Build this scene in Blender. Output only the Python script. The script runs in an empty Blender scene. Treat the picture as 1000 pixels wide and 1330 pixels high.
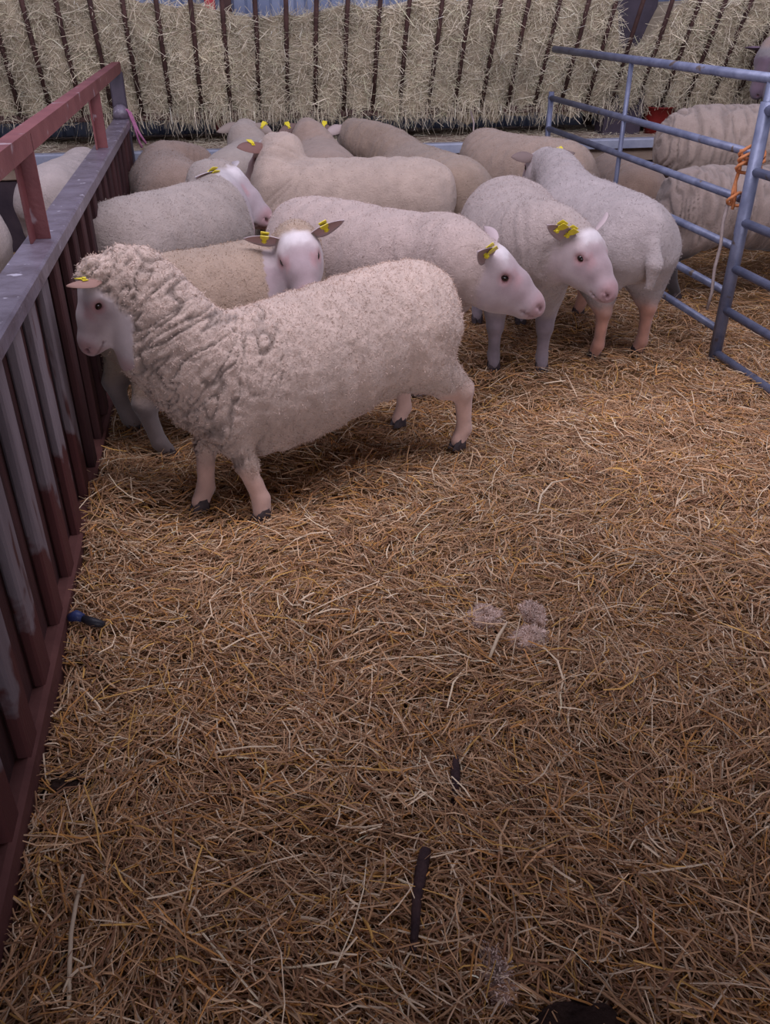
import bpy, math, random
import numpy as np
from mathutils import Vector, Matrix, Euler

random.seed(7)
RNG = np.random.default_rng(11)
PI = math.pi
sc = bpy.context.scene
COL = sc.collection

# ---------------------------------------------------------------- camera
cam_d = bpy.data.cameras.new('camera')
cam = bpy.data.objects.new('camera', cam_d)
COL.objects.link(cam)
cam_d.sensor_fit = 'VERTICAL'
cam_d.sensor_height = 24.0
cam_d.lens = 1100.0 / 1330.0 * 24.0
cam_d.clip_start = 0.02
cam.location = (0, 0, 1.55)
cam.rotation_euler = (math.radians(90 - 31.08), 0, math.radians(-10.585))
sc.camera = cam

# ---------------------------------------------------------------- light
world = bpy.data.worlds.new('barn_daylight')
sc.world = world
world.use_nodes = True
bg = world.node_tree.nodes['Background']
bg.inputs['Color'].default_value = (0.84, 0.80, 1.06, 1)
bg.inputs['Strength'].default_value = 0.70


def area(name, loc, size, sizey, power, color, target):
    d = bpy.data.lights.new(name, 'AREA')
    d.shape = 'RECTANGLE'
    d.size, d.size_y = size, sizey
    d.energy = power
    d.color = color
    o = bpy.data.objects.new(name, d)
    COL.objects.link(o)
    o.location = loc
    o.rotation_euler = (Vector(target) - Vector(loc)).to_track_quat('-Z', 'Y').to_euler()
    return o


area('added_key', (0.9, 2.5, 3.6), 5.0, 1.3, 140, (0.97, 0.91, 1.04), (0.9, 5.6, 0))  # tilted area lamp added as key over the flock; no skylight is built
area('added_front_fill', (-0.6, -7.6, 1.3), 8.0, 2.2, 300, (0.97, 0.92, 1.05), (0.6, 4.0, 0.7))  # area lamp added far behind the camera to brighten upright faces
sc.view_settings.view_transform = 'Standard'
sc.view_settings.look = 'None'
sc.view_settings.exposure = 0.0
sc.view_settings.gamma = 1.0
sc.view_settings.use_curve_mapping = False


# ---------------------------------------------------------------- helpers
def lin(r, g, b):
    f = lambda c: ((c / 255 + 0.055) / 1.055) ** 2.4 if c > 10 else c / 255 / 12.92
    return (f(r), f(g), f(b))


def smooth(a, b, x):
    t = np.clip((x - a) / (b - a), 0, 1)
    return t * t * (3 - 2 * t)


def _hash(i, j, k, seed):
    h = (i * 374761393 + j * 668265263 + k * 1440662683 + seed * 974634777) & 0xFFFFFFFF
    h = ((h ^ (h >> 13)) * 1274126177) & 0xFFFFFFFF
    h = ((h ^ (h >> 16)) * 2246822519) & 0xFFFFFFFF
    return ((h >> 8) & 0xFFFF) / 32767.5 - 1.0


def vnoise(p, seed=0):
    p = np.asarray(p, float)
    i = np.floor(p).astype(np.int64)
    f = p - i
    f = f * f * (3 - 2 * f)
    r = 0
    for dx in (0, 1):
        for dy in (0, 1):
            for dz in (0, 1):
                w = (f[:, 0] if dx else 1 - f[:, 0]) * (f[:, 1] if dy else 1 - f[:, 1]) * (f[:, 2] if dz else 1 - f[:, 2])
                r = r + w * _hash(i[:, 0] + dx, i[:, 1] + dy, i[:, 2] + dz, seed)
    return r


def fbm(p, seed=0, oct=3):
    a, s, r = 1.0, 1.0, 0
    for o in range(oct):
        r = r + a * vnoise(p * s, seed + o * 17)
        a *= 0.5
        s *= 2.03
    return r


def tag(o, label=None, cat=None, group=None, kind=None):
    if label: o['label'] = label
    if cat: o['category'] = cat
    if group: o['group'] = group
    if kind: o['kind'] = kind
    return o


def empty(name, loc, rz=0):
    o = bpy.data.objects.new(name, None)
    COL.objects.link(o)
    o.location = loc
    o.rotation_euler = (0, 0, rz)
    o.empty_display_size = 0.05
    return o


def mesh_np(name, V, F, mat, parent=None, smooth_sh=True, attrs=None, Tri=None):
    """V (n,3); F list of arrays of quads (m,4) and/or Tri (k,3)."""
    me = bpy.data.meshes.new(name)
    V = np.asarray(V, np.float32)
    loops, starts, n = [], [], 0
    if F is not None and len(F):
        F = np.asarray(F, np.int32)
        loops.append(F.ravel())
        starts.append(np.arange(len(F)) * F.shape[1])
        n = F.size
    if Tri is not None and len(Tri):
        Tri = np.asarray(Tri, np.int32)
        loops.append(Tri.ravel())
        starts.append(n + np.arange(len(Tri)) * 3)
    L = np.concatenate(loops)
    S = np.concatenate(starts).astype(np.int32)
    me.vertices.add(len(V))
    me.vertices.foreach_set('co', V.ravel())
    me.loops.add(len(L))
    me.loops.foreach_set('vertex_index', L)
    me.polygons.add(len(S))
    me.polygons.foreach_set('loop_start', S)
    me.polygons.foreach_set('use_smooth', np.full(len(S), smooth_sh))
    for k, a in (attrs or {}).items():
        a = np.asarray(a, np.float32)
        if a.ndim == 2:
            if a.shape[1] == 3:
                a = np.concatenate([a, np.ones((len(a), 1), np.float32)], 1)
            at = me.attributes.new(k, 'FLOAT_COLOR', 'POINT')
            at.data.foreach_set('color', a.ravel())
        else:
            at = me.attributes.new(k, 'FLOAT', 'POINT')
            at.data.foreach_set('value', a)
    me.update(calc_edges=True)
    if mat: me.materials.append(mat)
    o = bpy.data.objects.new(name, me)
    COL.objects.link(o)
    if parent: o.parent = parent
    return o


class MB:
    """collects shapes for one mesh"""
    def __init__(self):
        self.v, self.q, self.t = [], [], []

    def add(self, V, Q=(), T=()):
        n = len(self.v)
        self.v += [tuple(map(float, p)) for p in V]
        self.q += [tuple(i + n for i in f) for f in Q]
        self.t += [tuple(i + n for i in f) for f in T]

    def box(self, a, b, ch=0.0, M=None):
        a, b = np.minimum(a, b), np.maximum(a, b)
        ch = min(ch, 0.45 * float(min(b - a)))
        V, idx = [], {}
        if ch <= 0:
            V = [(x, y, z) for x in (a[0], b[0]) for y in (a[1], b[1]) for z in (a[2], b[2])]
            Q = [(0, 1, 3, 2), (4, 6, 7, 5), (0, 4, 5, 1), (2, 3, 7, 6), (0, 2, 6, 4), (1, 5, 7, 3)]
            T = []
        else:
            for sx in (0, 1):
                for sy in (0, 1):
                    for sz in (0, 1):
                        c = [(a, b)[s][i] for i, s in enumerate((sx, sy, sz))]
                        d = [ch * (1 if s == 0 else -1) for s in (sx, sy, sz)]
                        for ax in range(3):
                            p = [c[i] + (0 if i == ax else d[i]) for i in range(3)]
                            idx[(sx, sy, sz, ax)] = len(V)
                            V.append(p)
            Q, T = [], []
            for ax in range(3):
                o1, o2 = [i for i in range(3) if i != ax]
                for s in (0, 1):
                    f = []
                    for u, w in ((0, 0), (1, 0), (1, 1), (0, 1)):
                        k = [0, 0, 0]; k[ax] = s; k[o1] = u; k[o2] = w
                        f.append(idx[(*k, ax)])
                    Q.append(tuple(f))
            for ax in range(3):
                o1, o2 = [i for i in range(3) if i != ax]
                for u in (0, 1):
                    for w in (0, 1):
                        k0 = [0, 0, 0]; k0[o1] = u; k0[o2] = w
                        k1 = list(k0); k1[ax] = 1
                        Q.append((idx[(*k0, o1)], idx[(*k1, o1)], idx[(*k1, o2)], idx[(*k0, o2)]))
            for sx in (0, 1):
                for sy in (0, 1):
                    for sz in (0, 1):
                        T.append(tuple(idx[(sx, sy, sz, ax)] for ax in range(3)))
        if M is not None:
            V = [M @ Vector(p) for p in V]
        self.add(V, Q, T)

    def tube(self, pts, rad, n=10, cap=True, flat=1.0):
        P = [np.array(p, float) for p in pts]
        m = len(P)
        R = [rad] * m if np.isscalar(rad) else list(rad)
        V = []
        u = None
        for i in range(m):
            t = P[min(i + 1, m - 1)] - P[max(i - 1, 0)]
            t /= np.linalg.norm(t) + 1e-12
            if u is None:
                u = np.cross(t, (0, 0, 1.0) if abs(t[2]) < 0.9 else (0, 1.0, 0))
            u = u - t * (u @ t)
            u /= np.linalg.norm(u)
            w = np.cross(t, u)
            for k in range(n):
                a = 2 * PI * k / n
                V.append(P[i] + R[i] * (u * math.cos(a) + w * math.sin(a) * flat))
        Q = [(i * n + k, i * n + (k + 1) % n, (i + 1) * n + (k + 1) % n, (i + 1) * n + k) for i in range(m - 1) for k in range(n)]
        T = []
        if cap:
            c0, c1 = len(V), len(V) + 1
            V += [P[0], P[-1]]
            T += [(c0, (k + 1) % n, k) for k in range(n)]
            T += [(c1, (m - 1) * n + k, (m - 1) * n + (k + 1) % n) for k in range(n)]
        self.add(V, Q, T)

    def build(self, name, mat, parent=None, sm=False):
        me = bpy.data.meshes.new(name)
        me.from_pydata(self.v, [], self.q + self.t)
        import bmesh
        b = bmesh.new(); b.from_mesh(me)
        bmesh.ops.recalc_face_normals(b, faces=b.faces)
        b.to_mesh(me); b.free()
        me.polygons.foreach_set('use_smooth', [sm] * len(me.polygons))
        if mat: me.materials.append(mat)
        o = bpy.data.objects.new(name, me)
        COL.objects.link(o)
        if parent: o.parent = parent
        return o


# ---------------------------------------------------------------- materials
def mat_new(name, rough=0.9, spec=0.2):
    m = bpy.data.materials.new(name)
    m.use_nodes = True
    b = m.node_tree.nodes['Principled BSDF']
    b.inputs['Roughness'].default_value = rough
    b.inputs['Specular IOR Level'].default_value = spec
    return m, m.node_tree, b


def nd(nt, kind, **kw):
    n = nt.nodes.new(kind)
    for k, v in kw.items():
        if k in n.inputs: n.inputs[k].default_value = v
        else: setattr(n, k, v)
    return n


def mat_mottled(name, c1, c2, scale=8, rough=0.8, spec=0.25, bump=0.2, bscale=60, stretch=(1, 1, 1), c3=None, spots=None, metal=0.0, detail=6):
    """two or three colours mixed by noise in object space, plus fine relief"""
    m, nt, b = mat_new(name, rough, spec)
    tc = nd(nt, 'ShaderNodeTexCoord')
    mp = nd(nt, 'ShaderNodeMapping')
    mp.inputs['Scale'].default_value = stretch
    nt.links.new(tc.outputs['Object'], mp.inputs['Vector'])
    n1 = nd(nt, 'ShaderNodeTexNoise', Scale=scale, Detail=detail, Roughness=0.6)
    nt.links.new(mp.outputs[0], n1.inputs['Vector'])
    cr = nd(nt, 'ShaderNodeValToRGB')
    cr.color_ramp.elements[0].position = 0.35
    cr.color_ramp.elements[1].position = 0.65
    cr.color_ramp.elements[0].color = (*c1, 1)
    cr.color_ramp.elements[1].color = (*c2, 1)
    if c3:
        e = cr.color_ramp.elements.new(0.78); e.color = (*c3, 1)
    nt.links.new(n1.outputs['Fac'], cr.inputs[0])
    out = cr.outputs[0]
    if spots:
        n3 = nd(nt, 'ShaderNodeTexNoise', Scale=spots[1], Detail=3)
        nt.links.new(mp.outputs[0], n3.inputs['Vector'])
        r3 = nd(nt, 'ShaderNodeValToRGB')
        r3.color_ramp.elements[0].position = spots[2]
        r3.color_ramp.elements[1].position = spots[2] + 0.05
        mx = nd(nt, 'ShaderNodeMix', data_type='RGBA')
        nt.links.new(n3.outputs['Fac'], r3.inputs[0])
        nt.links.new(r3.outputs[0], mx.inputs['Factor'])
        nt.links.new(out, mx.inputs['A'])
        mx.inputs['B'].default_value = (*spots[0], 1)
        out = mx.outputs['Result']
    nt.links.new(out, b.inputs['Base Color'])
    b.inputs['Metallic'].default_value = metal
    n2 = nd(nt, 'ShaderNodeTexNoise', Scale=bscale, Detail=4)
    nt.links.new(mp.outputs[0], n2.inputs['Vector'])
    bp = nd(nt, 'ShaderNodeBump', Strength=bump, Distance=0.01)
    nt.links.new(n2.outputs['Fac'], bp.inputs['Height'])
    nt.links.new(bp.outputs[0], b.inputs['Normal'])
    return m


def mat_attr(name, rough=0.85, spec=0.15, transl=0.0):
    """base colour from the mesh's own colour attribute"""
    m, nt, b = mat_new(name, rough, spec)
    a = nd(nt, 'ShaderNodeAttribute', attribute_name='Col')
    nt.links.new(a.outputs['Color'], b.inputs['Base Color'])
    return m


def mat_fleece(name):
    m, nt, b = mat_new(name, 0.95, 0.05)
    a = nd(nt, 'ShaderNodeAttribute', attribute_name='Col')
    w = nd(nt, 'ShaderNodeAttribute', attribute_name='wool')
    tc = nd(nt, 'ShaderNodeTexCoord')
    n1 = nd(nt, 'ShaderNodeTexNoise', Scale=14.0, Detail=8.0, Roughness=0.65)
    nt.links.new(tc.outputs['Object'], n1.inputs['Vector'])
    mr = nd(nt, 'ShaderNodeMapRange')
    mr.inputs['From Min'].default_value = 0.3
    mr.inputs['From Max'].default_value = 0.7
    mr.inputs['To Min'].default_value = 0.86
    mr.inputs['To Max'].default_value = 1.10
    nt.links.new(n1.outputs['Fac'], mr.inputs['Value'])
    mul = nd(nt, 'ShaderNodeVectorMath', operation='SCALE')
    nt.links.new(a.outputs['Color'], mul.inputs[0])
    nt.links.new(mr.outputs[0], mul.inputs['Scale'])
    nt.links.new(mul.outputs[0], b.inputs['Base Color'])
    n2 = nd(nt, 'ShaderNodeTexNoise', Scale=95.0, Detail=5.0, Roughness=0.7, Distortion=0.6)
    nt.links.new(tc.outputs['Object'], n2.inputs['Vector'])
    bp = nd(nt, 'ShaderNodeBump', Distance=0.012)
    mw = nd(nt, 'ShaderNodeMath', operation='MULTIPLY')
    mw.inputs[1].default_value = 0.75
    nt.links.new(w.outputs['Fac'], mw.inputs[0])
    nt.links.new(mw.outputs[0], bp.inputs['Strength'])
    nt.links.new(n2.outputs['Fac'], bp.inputs['Height'])
    nt.links.new(bp.outputs[0], b.inputs['Normal'])
    b.inputs['Sheen Weight'].default_value = 0.25
    b.inputs['Sheen Roughness'].default_value = 0.6
    return m


M = {}
M['fleece'] = mat_fleece('fleece')
M['straw'] = mat_attr('straw', 0.75, 0.25)
M['hay'] = mat_attr('hay', 0.85, 0.15)
M['floor'] = mat_mottled('trodden_straw', lin(96, 72, 50), lin(132, 102, 70), 9, 0.95, 0.1, 0.6, 55, c3=lin(130, 102, 72))
M['red_paint'] = mat_mottled('worn_red_paint', lin(106, 58, 60), lin(124, 74, 74), 6, 0.55, 0.3, 0.15, 70, spots=(lin(150, 130, 135), 9, 0.64))
M['cap'] = mat_mottled('galvanised_cap', lin(92, 82, 92), lin(122, 114, 128), 9, 0.36, 0.5, 0.35, 40, spots=(lin(186, 182, 196), 26, 0.665))
M['board_grey'] = mat_mottled('weathered_board_grey', lin(108, 98, 104), lin(132, 122, 128), 4, 0.75, 0.25, 0.25, 50, (3, 3, 0.5), spots=(lin(84, 54, 52), 5, 0.60))
def red_feet(m, top):
    """old red paint left on the lower end of the boards"""
    nt = m.node_tree
    b = nt.nodes['Principled BSDF']
    src = b.inputs['Base Color'].links[0].from_socket
    tc = nd(nt, 'ShaderNodeTexCoord')
    sp = nd(nt, 'ShaderNodeSeparateXYZ')
    nt.links.new(tc.outputs['Object'], sp.inputs[0])
    n = nd(nt, 'ShaderNodeTexNoise', Scale=7.0, Detail=4.0)
    nt.links.new(tc.outputs['Object'], n.inputs['Vector'])
    a = nd(nt, 'ShaderNodeMath', operation='MULTIPLY_ADD')
    a.inputs[1].default_value = 0.5
    nt.links.new(n.outputs['Fac'], a.inputs[0])
    nt.links.new(sp.outputs['Z'], a.inputs[2])
    mr = nd(nt, 'ShaderNodeMapRange')
    mr.inputs['From Min'].default_value = top + 0.25
    mr.inputs['From Max'].default_value = top + 0.29
    nt.links.new(a.outputs[0], mr.inputs['Value'])
    mx = nd(nt, 'ShaderNodeMix', data_type='RGBA')
    mx.inputs['A'].default_value = (*lin(86, 50, 50), 1)
    nt.links.new(mr.outputs[0], mx.inputs['Factor'])
    nt.links.new(src, mx.inputs['B'])
    nt.links.new(mx.outputs['Result'], b.inputs['Base Color'])


red_feet(M['board_grey'], 0.30)
M['board_brown'] = mat_mottled('stained_board_brown', lin(54, 36, 38), lin(80, 52, 52), 4, 0.8, 0.2, 0.25, 50, (3, 3, 0.5))
M['skirt'] = mat_mottled('muddy_red_board', lin(84, 52, 50), lin(106, 70, 66), 5, 0.8, 0.2, 0.3, 40)
M['galv'] = mat_mottled('galvanised_tube', lin(92, 98, 122), lin(122, 128, 152), 10, 0.42, 0.5, 0.1, 80, metal=0.25, spots=(lin(96, 84, 78), 13, 0.66))
M['rack_bar'] = mat_mottled('rusty_dark_bar', lin(62, 44, 42), lin(84, 60, 56), 12, 0.7, 0.3, 0.2, 80)
M['dark_steel'] = mat_mottled('dark_steel', lin(60, 54, 66), lin(76, 68, 80), 6, 0.55, 0.4, 0.1, 60)
M['concrete'] = mat_mottled('dusty_ledge', lin(146, 128, 112), lin(168, 150, 136), 5, 0.9, 0.15, 0.3, 45, c3=lin(128, 106, 84))
M['trough_edge'] = mat_mottled('galvanised_edge', lin(140, 146, 166), lin(170, 176, 192), 5, 0.35, 0.5, 0.1, 60)
M['trough_front'] = mat_mottled('dark_trough_board', lin(58, 50, 58), lin(80, 68, 74), 5, 0.8, 0.2, 0.2, 40)
M['cladding'] = mat_mottled('blue_grey_cladding', lin(112, 124, 152), lin(136, 146, 170), 3, 0.6, 0.3, 0.05, 40)
M['red_bright'] = mat_mottled('red_plastic', lin(176, 44, 58), lin(190, 56, 70), 5, 0.5, 0.4, 0.05, 40)
M['red_dark'] = mat_mottled('dark_red_plastic', lin(110, 26, 24), lin(136, 36, 32), 5, 0.5, 0.4, 0.05, 40)
M['pink_twine'] = mat_mottled('pink_twine', lin(150, 92, 128), lin(176, 116, 148), 30, 0.7, 0.2, 0.3, 200)
M['orange_twine'] = mat_mottled('orange_twine', lin(190, 116, 72), lin(206, 140, 96), 30, 0.7, 0.2, 0.3, 200)
M['white_rope'] = mat_mottled('dirty_white_rope', lin(150, 136, 132), lin(172, 158, 154), 30, 0.8, 0.2, 0.3, 200)
M['tag_yellow'] = mat_mottled('yellow_tag', lin(214, 198, 44), lin(226, 210, 60), 20, 0.45, 0.4, 0.02, 40)
M['eye'] = mat_mottled('dark_eye', lin(22, 14, 12), lin(40, 26, 20), 20, 0.12, 0.6, 0.0, 40)
M['hoof'] = mat_mottled('hoof_horn', lin(52, 44, 48), lin(78, 68, 70), 30, 0.6, 0.3, 0.2, 80)
M['dung'] = mat_mottled('pale_wool_clump', lin(190, 162, 148), lin(212, 186, 172), 26, 0.95, 0.1, 0.8, 90)
M['dark_dung'] = mat_mottled('dark_dung', lin(44, 32, 28), lin(62, 46, 40), 26, 0.9, 0.15, 0.8, 90)
M['stick'] = mat_mottled('dark_bark', lin(52, 38, 42), lin(78, 58, 58), 26, 0.8, 0.2, 0.5, 90)
M['stalk'] = mat_mottled('pale_stalk', lin(196, 176, 150), lin(214, 196, 170), 20, 0.7, 0.2, 0.1, 90)
M['blue'] = mat_mottled('blue_plastic', lin(40, 52, 96), lin(56, 68, 116), 12, 0.5, 0.4, 0.1, 60)
M['black_plastic'] = mat_mottled('black_plastic', lin(26, 26, 34), lin(40, 40, 48), 12, 0.5, 0.4, 0.1, 60)
M['boot'] = mat_mottled('dark_rubber', lin(40, 32, 40), lin(52, 42, 50), 12, 0.6, 0.3, 0.1, 60)
M['wall'] = mat_mottled('barn_blocks', lin(110, 104, 104), lin(130, 124, 122), 3, 0.9, 0.1, 0.3, 30)


# ---------------------------------------------------------------- the ground
def ground_z(x, y):
    p = np.stack([np.asarray(x) * 2.1, np.asarray(y) * 2.1, np.zeros_like(x)], 1)
    # bedding banks up against the panel further back
    x, y = np.asarray(x), np.asarray(y)
    bank = 0.10 * smooth(-0.22, -0.53, x) * (x > -0.6) * smooth(1.5, 2.5, y) * (0.8 + 0.35 * vnoise(p * 2.5, 12))
    return 0.022 * fbm(p, 3, 2) + 0.012 * vnoise(p * 3.7, 9) + bank


def build_floor():
    nx, ny = 150, 220
    gx, gy = np.meshgrid(np.linspace(-4.2, 7.0, nx), np.linspace(-8.0, 8.0, ny), indexing='ij')
    x, y = gx.ravel(), gy.ravel()
    z = ground_z(x, y) - 0.012
    i = np.arange(nx * ny).reshape(nx, ny)
    F = np.stack([i[:-1, :-1], i[1:, :-1], i[1:, 1:], i[:-1, 1:]], -1).reshape(-1, 4)
    o = mesh_np('floor', np.stack([x, y, z], 1), F, M['floor'])
    tag(o, 'trodden brown bedding floor of the barn under the loose straw', kind='structure')


build_floor()

wall = MB()
Y0, pitch = 7.75, 0.19
prof = []
x = -4.2
while x < 7.0:
    prof += [(x, 0), (x + 0.06, 0), (x + 0.085, -0.035), (x + 0.165, -0.035)]
    x += pitch
V = [(px, Y0 + dy, z) for px, dy in prof for z in (0.0, 3.2)]
wall.add(V, [(2 * i, 2 * i + 2, 2 * i + 3, 2 * i + 1) for i in range(len(prof) - 1)])
n0 = len(V)
wall.add([(prof[0][0], Y0 + 0.04, 0), (prof[-1][0], Y0 + 0.04, 0), (prof[-1][0], Y0 + 0.04, 3.2), (prof[0][0], Y0 + 0.04, 3.2)], [(0, 1, 2, 3)])
tag(wall.build('wall_back', M['cladding']), 'blue grey corrugated cladding behind the hay', kind='structure')
for nm, a_, b_, lab in (('wall_left', (-4.4, -8.0, -0.05), (-4.2, 8.0, 3.2), 'added block wall at the left, out of view, cutting off side light'),  # unseen side walls added to block light from the horizon
                        ('wall_right', (7.0, -8.0, -0.05), (7.2, 8.0, 3.2), 'added block wall at the right, out of view, cutting off side light'),
                        ('shade_slab', (-4.2, -8.0, 2.5), (7.0, 2.1, 2.6), 'added roof slab, out of view, that darkens the floor near the camera')):  # unseen slab added to shade the foreground
    w2 = MB()
    w2.box(a_, b_)
    tag(w2.build(nm, M['wall']), lab, kind='structure')

# ---------------------------------------------------------------- loose blades (straw, hay)
def blades(n, pos, az, pitch, length, width, bend, colr, vee=0.25, roll=None, segs=3):
    """n curved folded blades -> V, quads, colours"""
    rings = segs + 1
    t = np.linspace(-0.5, 0.5, rings)
    d = np.stack([np.cos(az) * np.cos(pitch), np.sin(az) * np.cos(pitch), np.sin(pitch)], 1)
    up = np.array([0, 0, 1.0])
    side = np.cross(d, up)
    side /= np.linalg.norm(side, axis=1)[:, None] + 1e-9
    nor = np.cross(side, d)
    if roll is not None:
        c, s = np.cos(roll)[:, None], np.sin(roll)[:, None]
        side, nor = side * c + nor * s, nor * c - side * s
    V = np.zeros((n, rings, 3, 3))
    for i, tt in enumerate(t):
        c = pos + d * (tt * length)[:, None] + (side * bend[:, :1] + nor * bend[:, 1:2]) * (length * (tt * tt - 0.08))[:, None]
        w = width * (1.0 - 0.25 * abs(tt) * 2)
        V[:, i, 0] = c - side * (w * 0.5)[:, None]
        V[:, i, 1] = c + nor * (w * vee)[:, None]
        V[:, i, 2] = c + side * (w * 0.5)[:, None]
    idx = np.arange(rings * 3).reshape(rings, 3)
    f = np.stack([idx[:-1, :-1], idx[:-1, 1:], idx[1:, 1:], idx[1:, :-1]], -1).reshape(-1, 4)
    F = (f[None] + (np.arange(n) * rings * 3)[:, None, None]).reshape(-1, 4)
    C = np.repeat(colr, rings * 3, axis=0)
    return V.reshape(-1, 3), F, C


def pick_colors(n, palette, weights, jitter=0.16):
    pal = np.array([lin(*c) for c in palette])
    w = np.array(weights, float)
    k = RNG.choice(len(pal), n, p=w / w.sum())
    c = pal[k] * (1 + jitter * RNG.standard_normal((n, 1)))
    return np.clip(c, 0.005, 0.95)


STRAW_PAL = [(192, 152, 114), (172, 132, 98), (208, 176, 142), (230, 208, 178), (192, 138, 80), (142, 104, 78), (206, 162, 92)]
STRAW_W = [5, 5, 4, 2.2, 2.2, 3, 1.4]


def build_straw():
    regs = [(-0.52, 2.4, 0.25, 1.7, 13500), (-0.52, 2.4, 1.7, 3.4, 9000), (-0.52, 2.7, 3.4, 6.4, 4200), (2.4, 5.4, 2.6, 6.4, 2200), (-2.3, -0.64, 2.0, 6.4, 1700)]
    P = []
    for x0, x1, y0, y1, dens in regs:
        n = int((x1 - x0) * (y1 - y0) * dens)
        P.append(np.stack([RNG.uniform(x0, x1, n), RNG.uniform(y0, y1, n)], 1))
    P = np.concatenate(P)
    n = len(P)
    z = ground_z(P[:, 0], P[:, 1])
    lift = RNG.beta(1.3, 2.2, n) * 0.034
    # matted drifts: pieces in one drift lie roughly the same way
    q = np.stack([P[:, 0] * 1.7, P[:, 1] * 1.7, np.zeros(n)], 1)
    az = RNG.uniform(0, 2 * PI, n)
    flow = vnoise(q, 21) * 3.0
    mix = RNG.random(n) < 0.45
    az = np.where(mix, flow + RNG.normal(0, 0.5, n), az)
    pitch = RNG.normal(0, 0.13, n) + np.where(RNG.random(n) < 0.05, RNG.normal(0, 0.4, n), 0)
    L = np.clip(RNG.lognormal(math.log(0.064), 0.58, n), 0.018, 0.26)
    W = np.clip(RNG.normal(0.0033, 0.0011, n), 0.0013, 0.0062)
    bend = RNG.normal(0, 0.45, (n, 2))
    bend[:, 1] = -np.abs(bend[:, 1]) * 0.5
    col = pick_colors(n, STRAW_PAL, STRAW_W)
    tone = vnoise(np.stack([P[:, 0] * 1.1, P[:, 1] * 1.1, np.zeros(n)], 1), 40)
    col *= (1 + 0.18 * tone)[:, None]
    # lower pieces darker: shade between the straws painted into the colour
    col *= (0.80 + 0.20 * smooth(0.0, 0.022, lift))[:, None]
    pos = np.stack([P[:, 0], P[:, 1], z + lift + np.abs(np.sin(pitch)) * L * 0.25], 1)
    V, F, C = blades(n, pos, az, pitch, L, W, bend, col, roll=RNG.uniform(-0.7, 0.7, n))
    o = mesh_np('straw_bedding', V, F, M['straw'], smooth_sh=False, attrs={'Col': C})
    tag(o, 'loose golden brown straw bedding strewn over the whole pen floor', 'straw', kind='stuff')


build_straw()

# ---------------------------------------------------------------- sheep
def ecap(fields, a, b, r0, r1, k, up=(0, 0, 1), cap=1.0, sub=False):
    fields.append((np.array(a, float), np.array(b, float), np.array(r0, float), np.array(r1, float), k, np.array(up, float), cap, sub))


def prim_d(P, pr):
    a, b, r0, r1, k, up, cap, sub = pr
    t = b - a
    L = np.linalg.norm(t)
    t = t / (L + 1e-9)
    lat = np.cross(up, t)
    if np.linalg.norm(lat) < 1e-3: lat = np.cross((1.0, 0, 0), t)
    lat /= np.linalg.norm(lat)
    ver = np.cross(t, lat)
    q = P - a
    s = q @ t
    tc = np.clip(s, 0, L)
    h = tc / (L + 1e-9)
    w = r0[0] + (r1[0] - r0[0]) * h
    v = r0[1] + (r1[1] - r0[1]) * h
    e = (s - tc) / (np.minimum(w, v) * cap)
    m = np.sqrt(((q @ lat) / w) ** 2 + ((q @ ver) / v) ** 2 + e * e)
    return (m - 1) * np.minimum(w, v)


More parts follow.
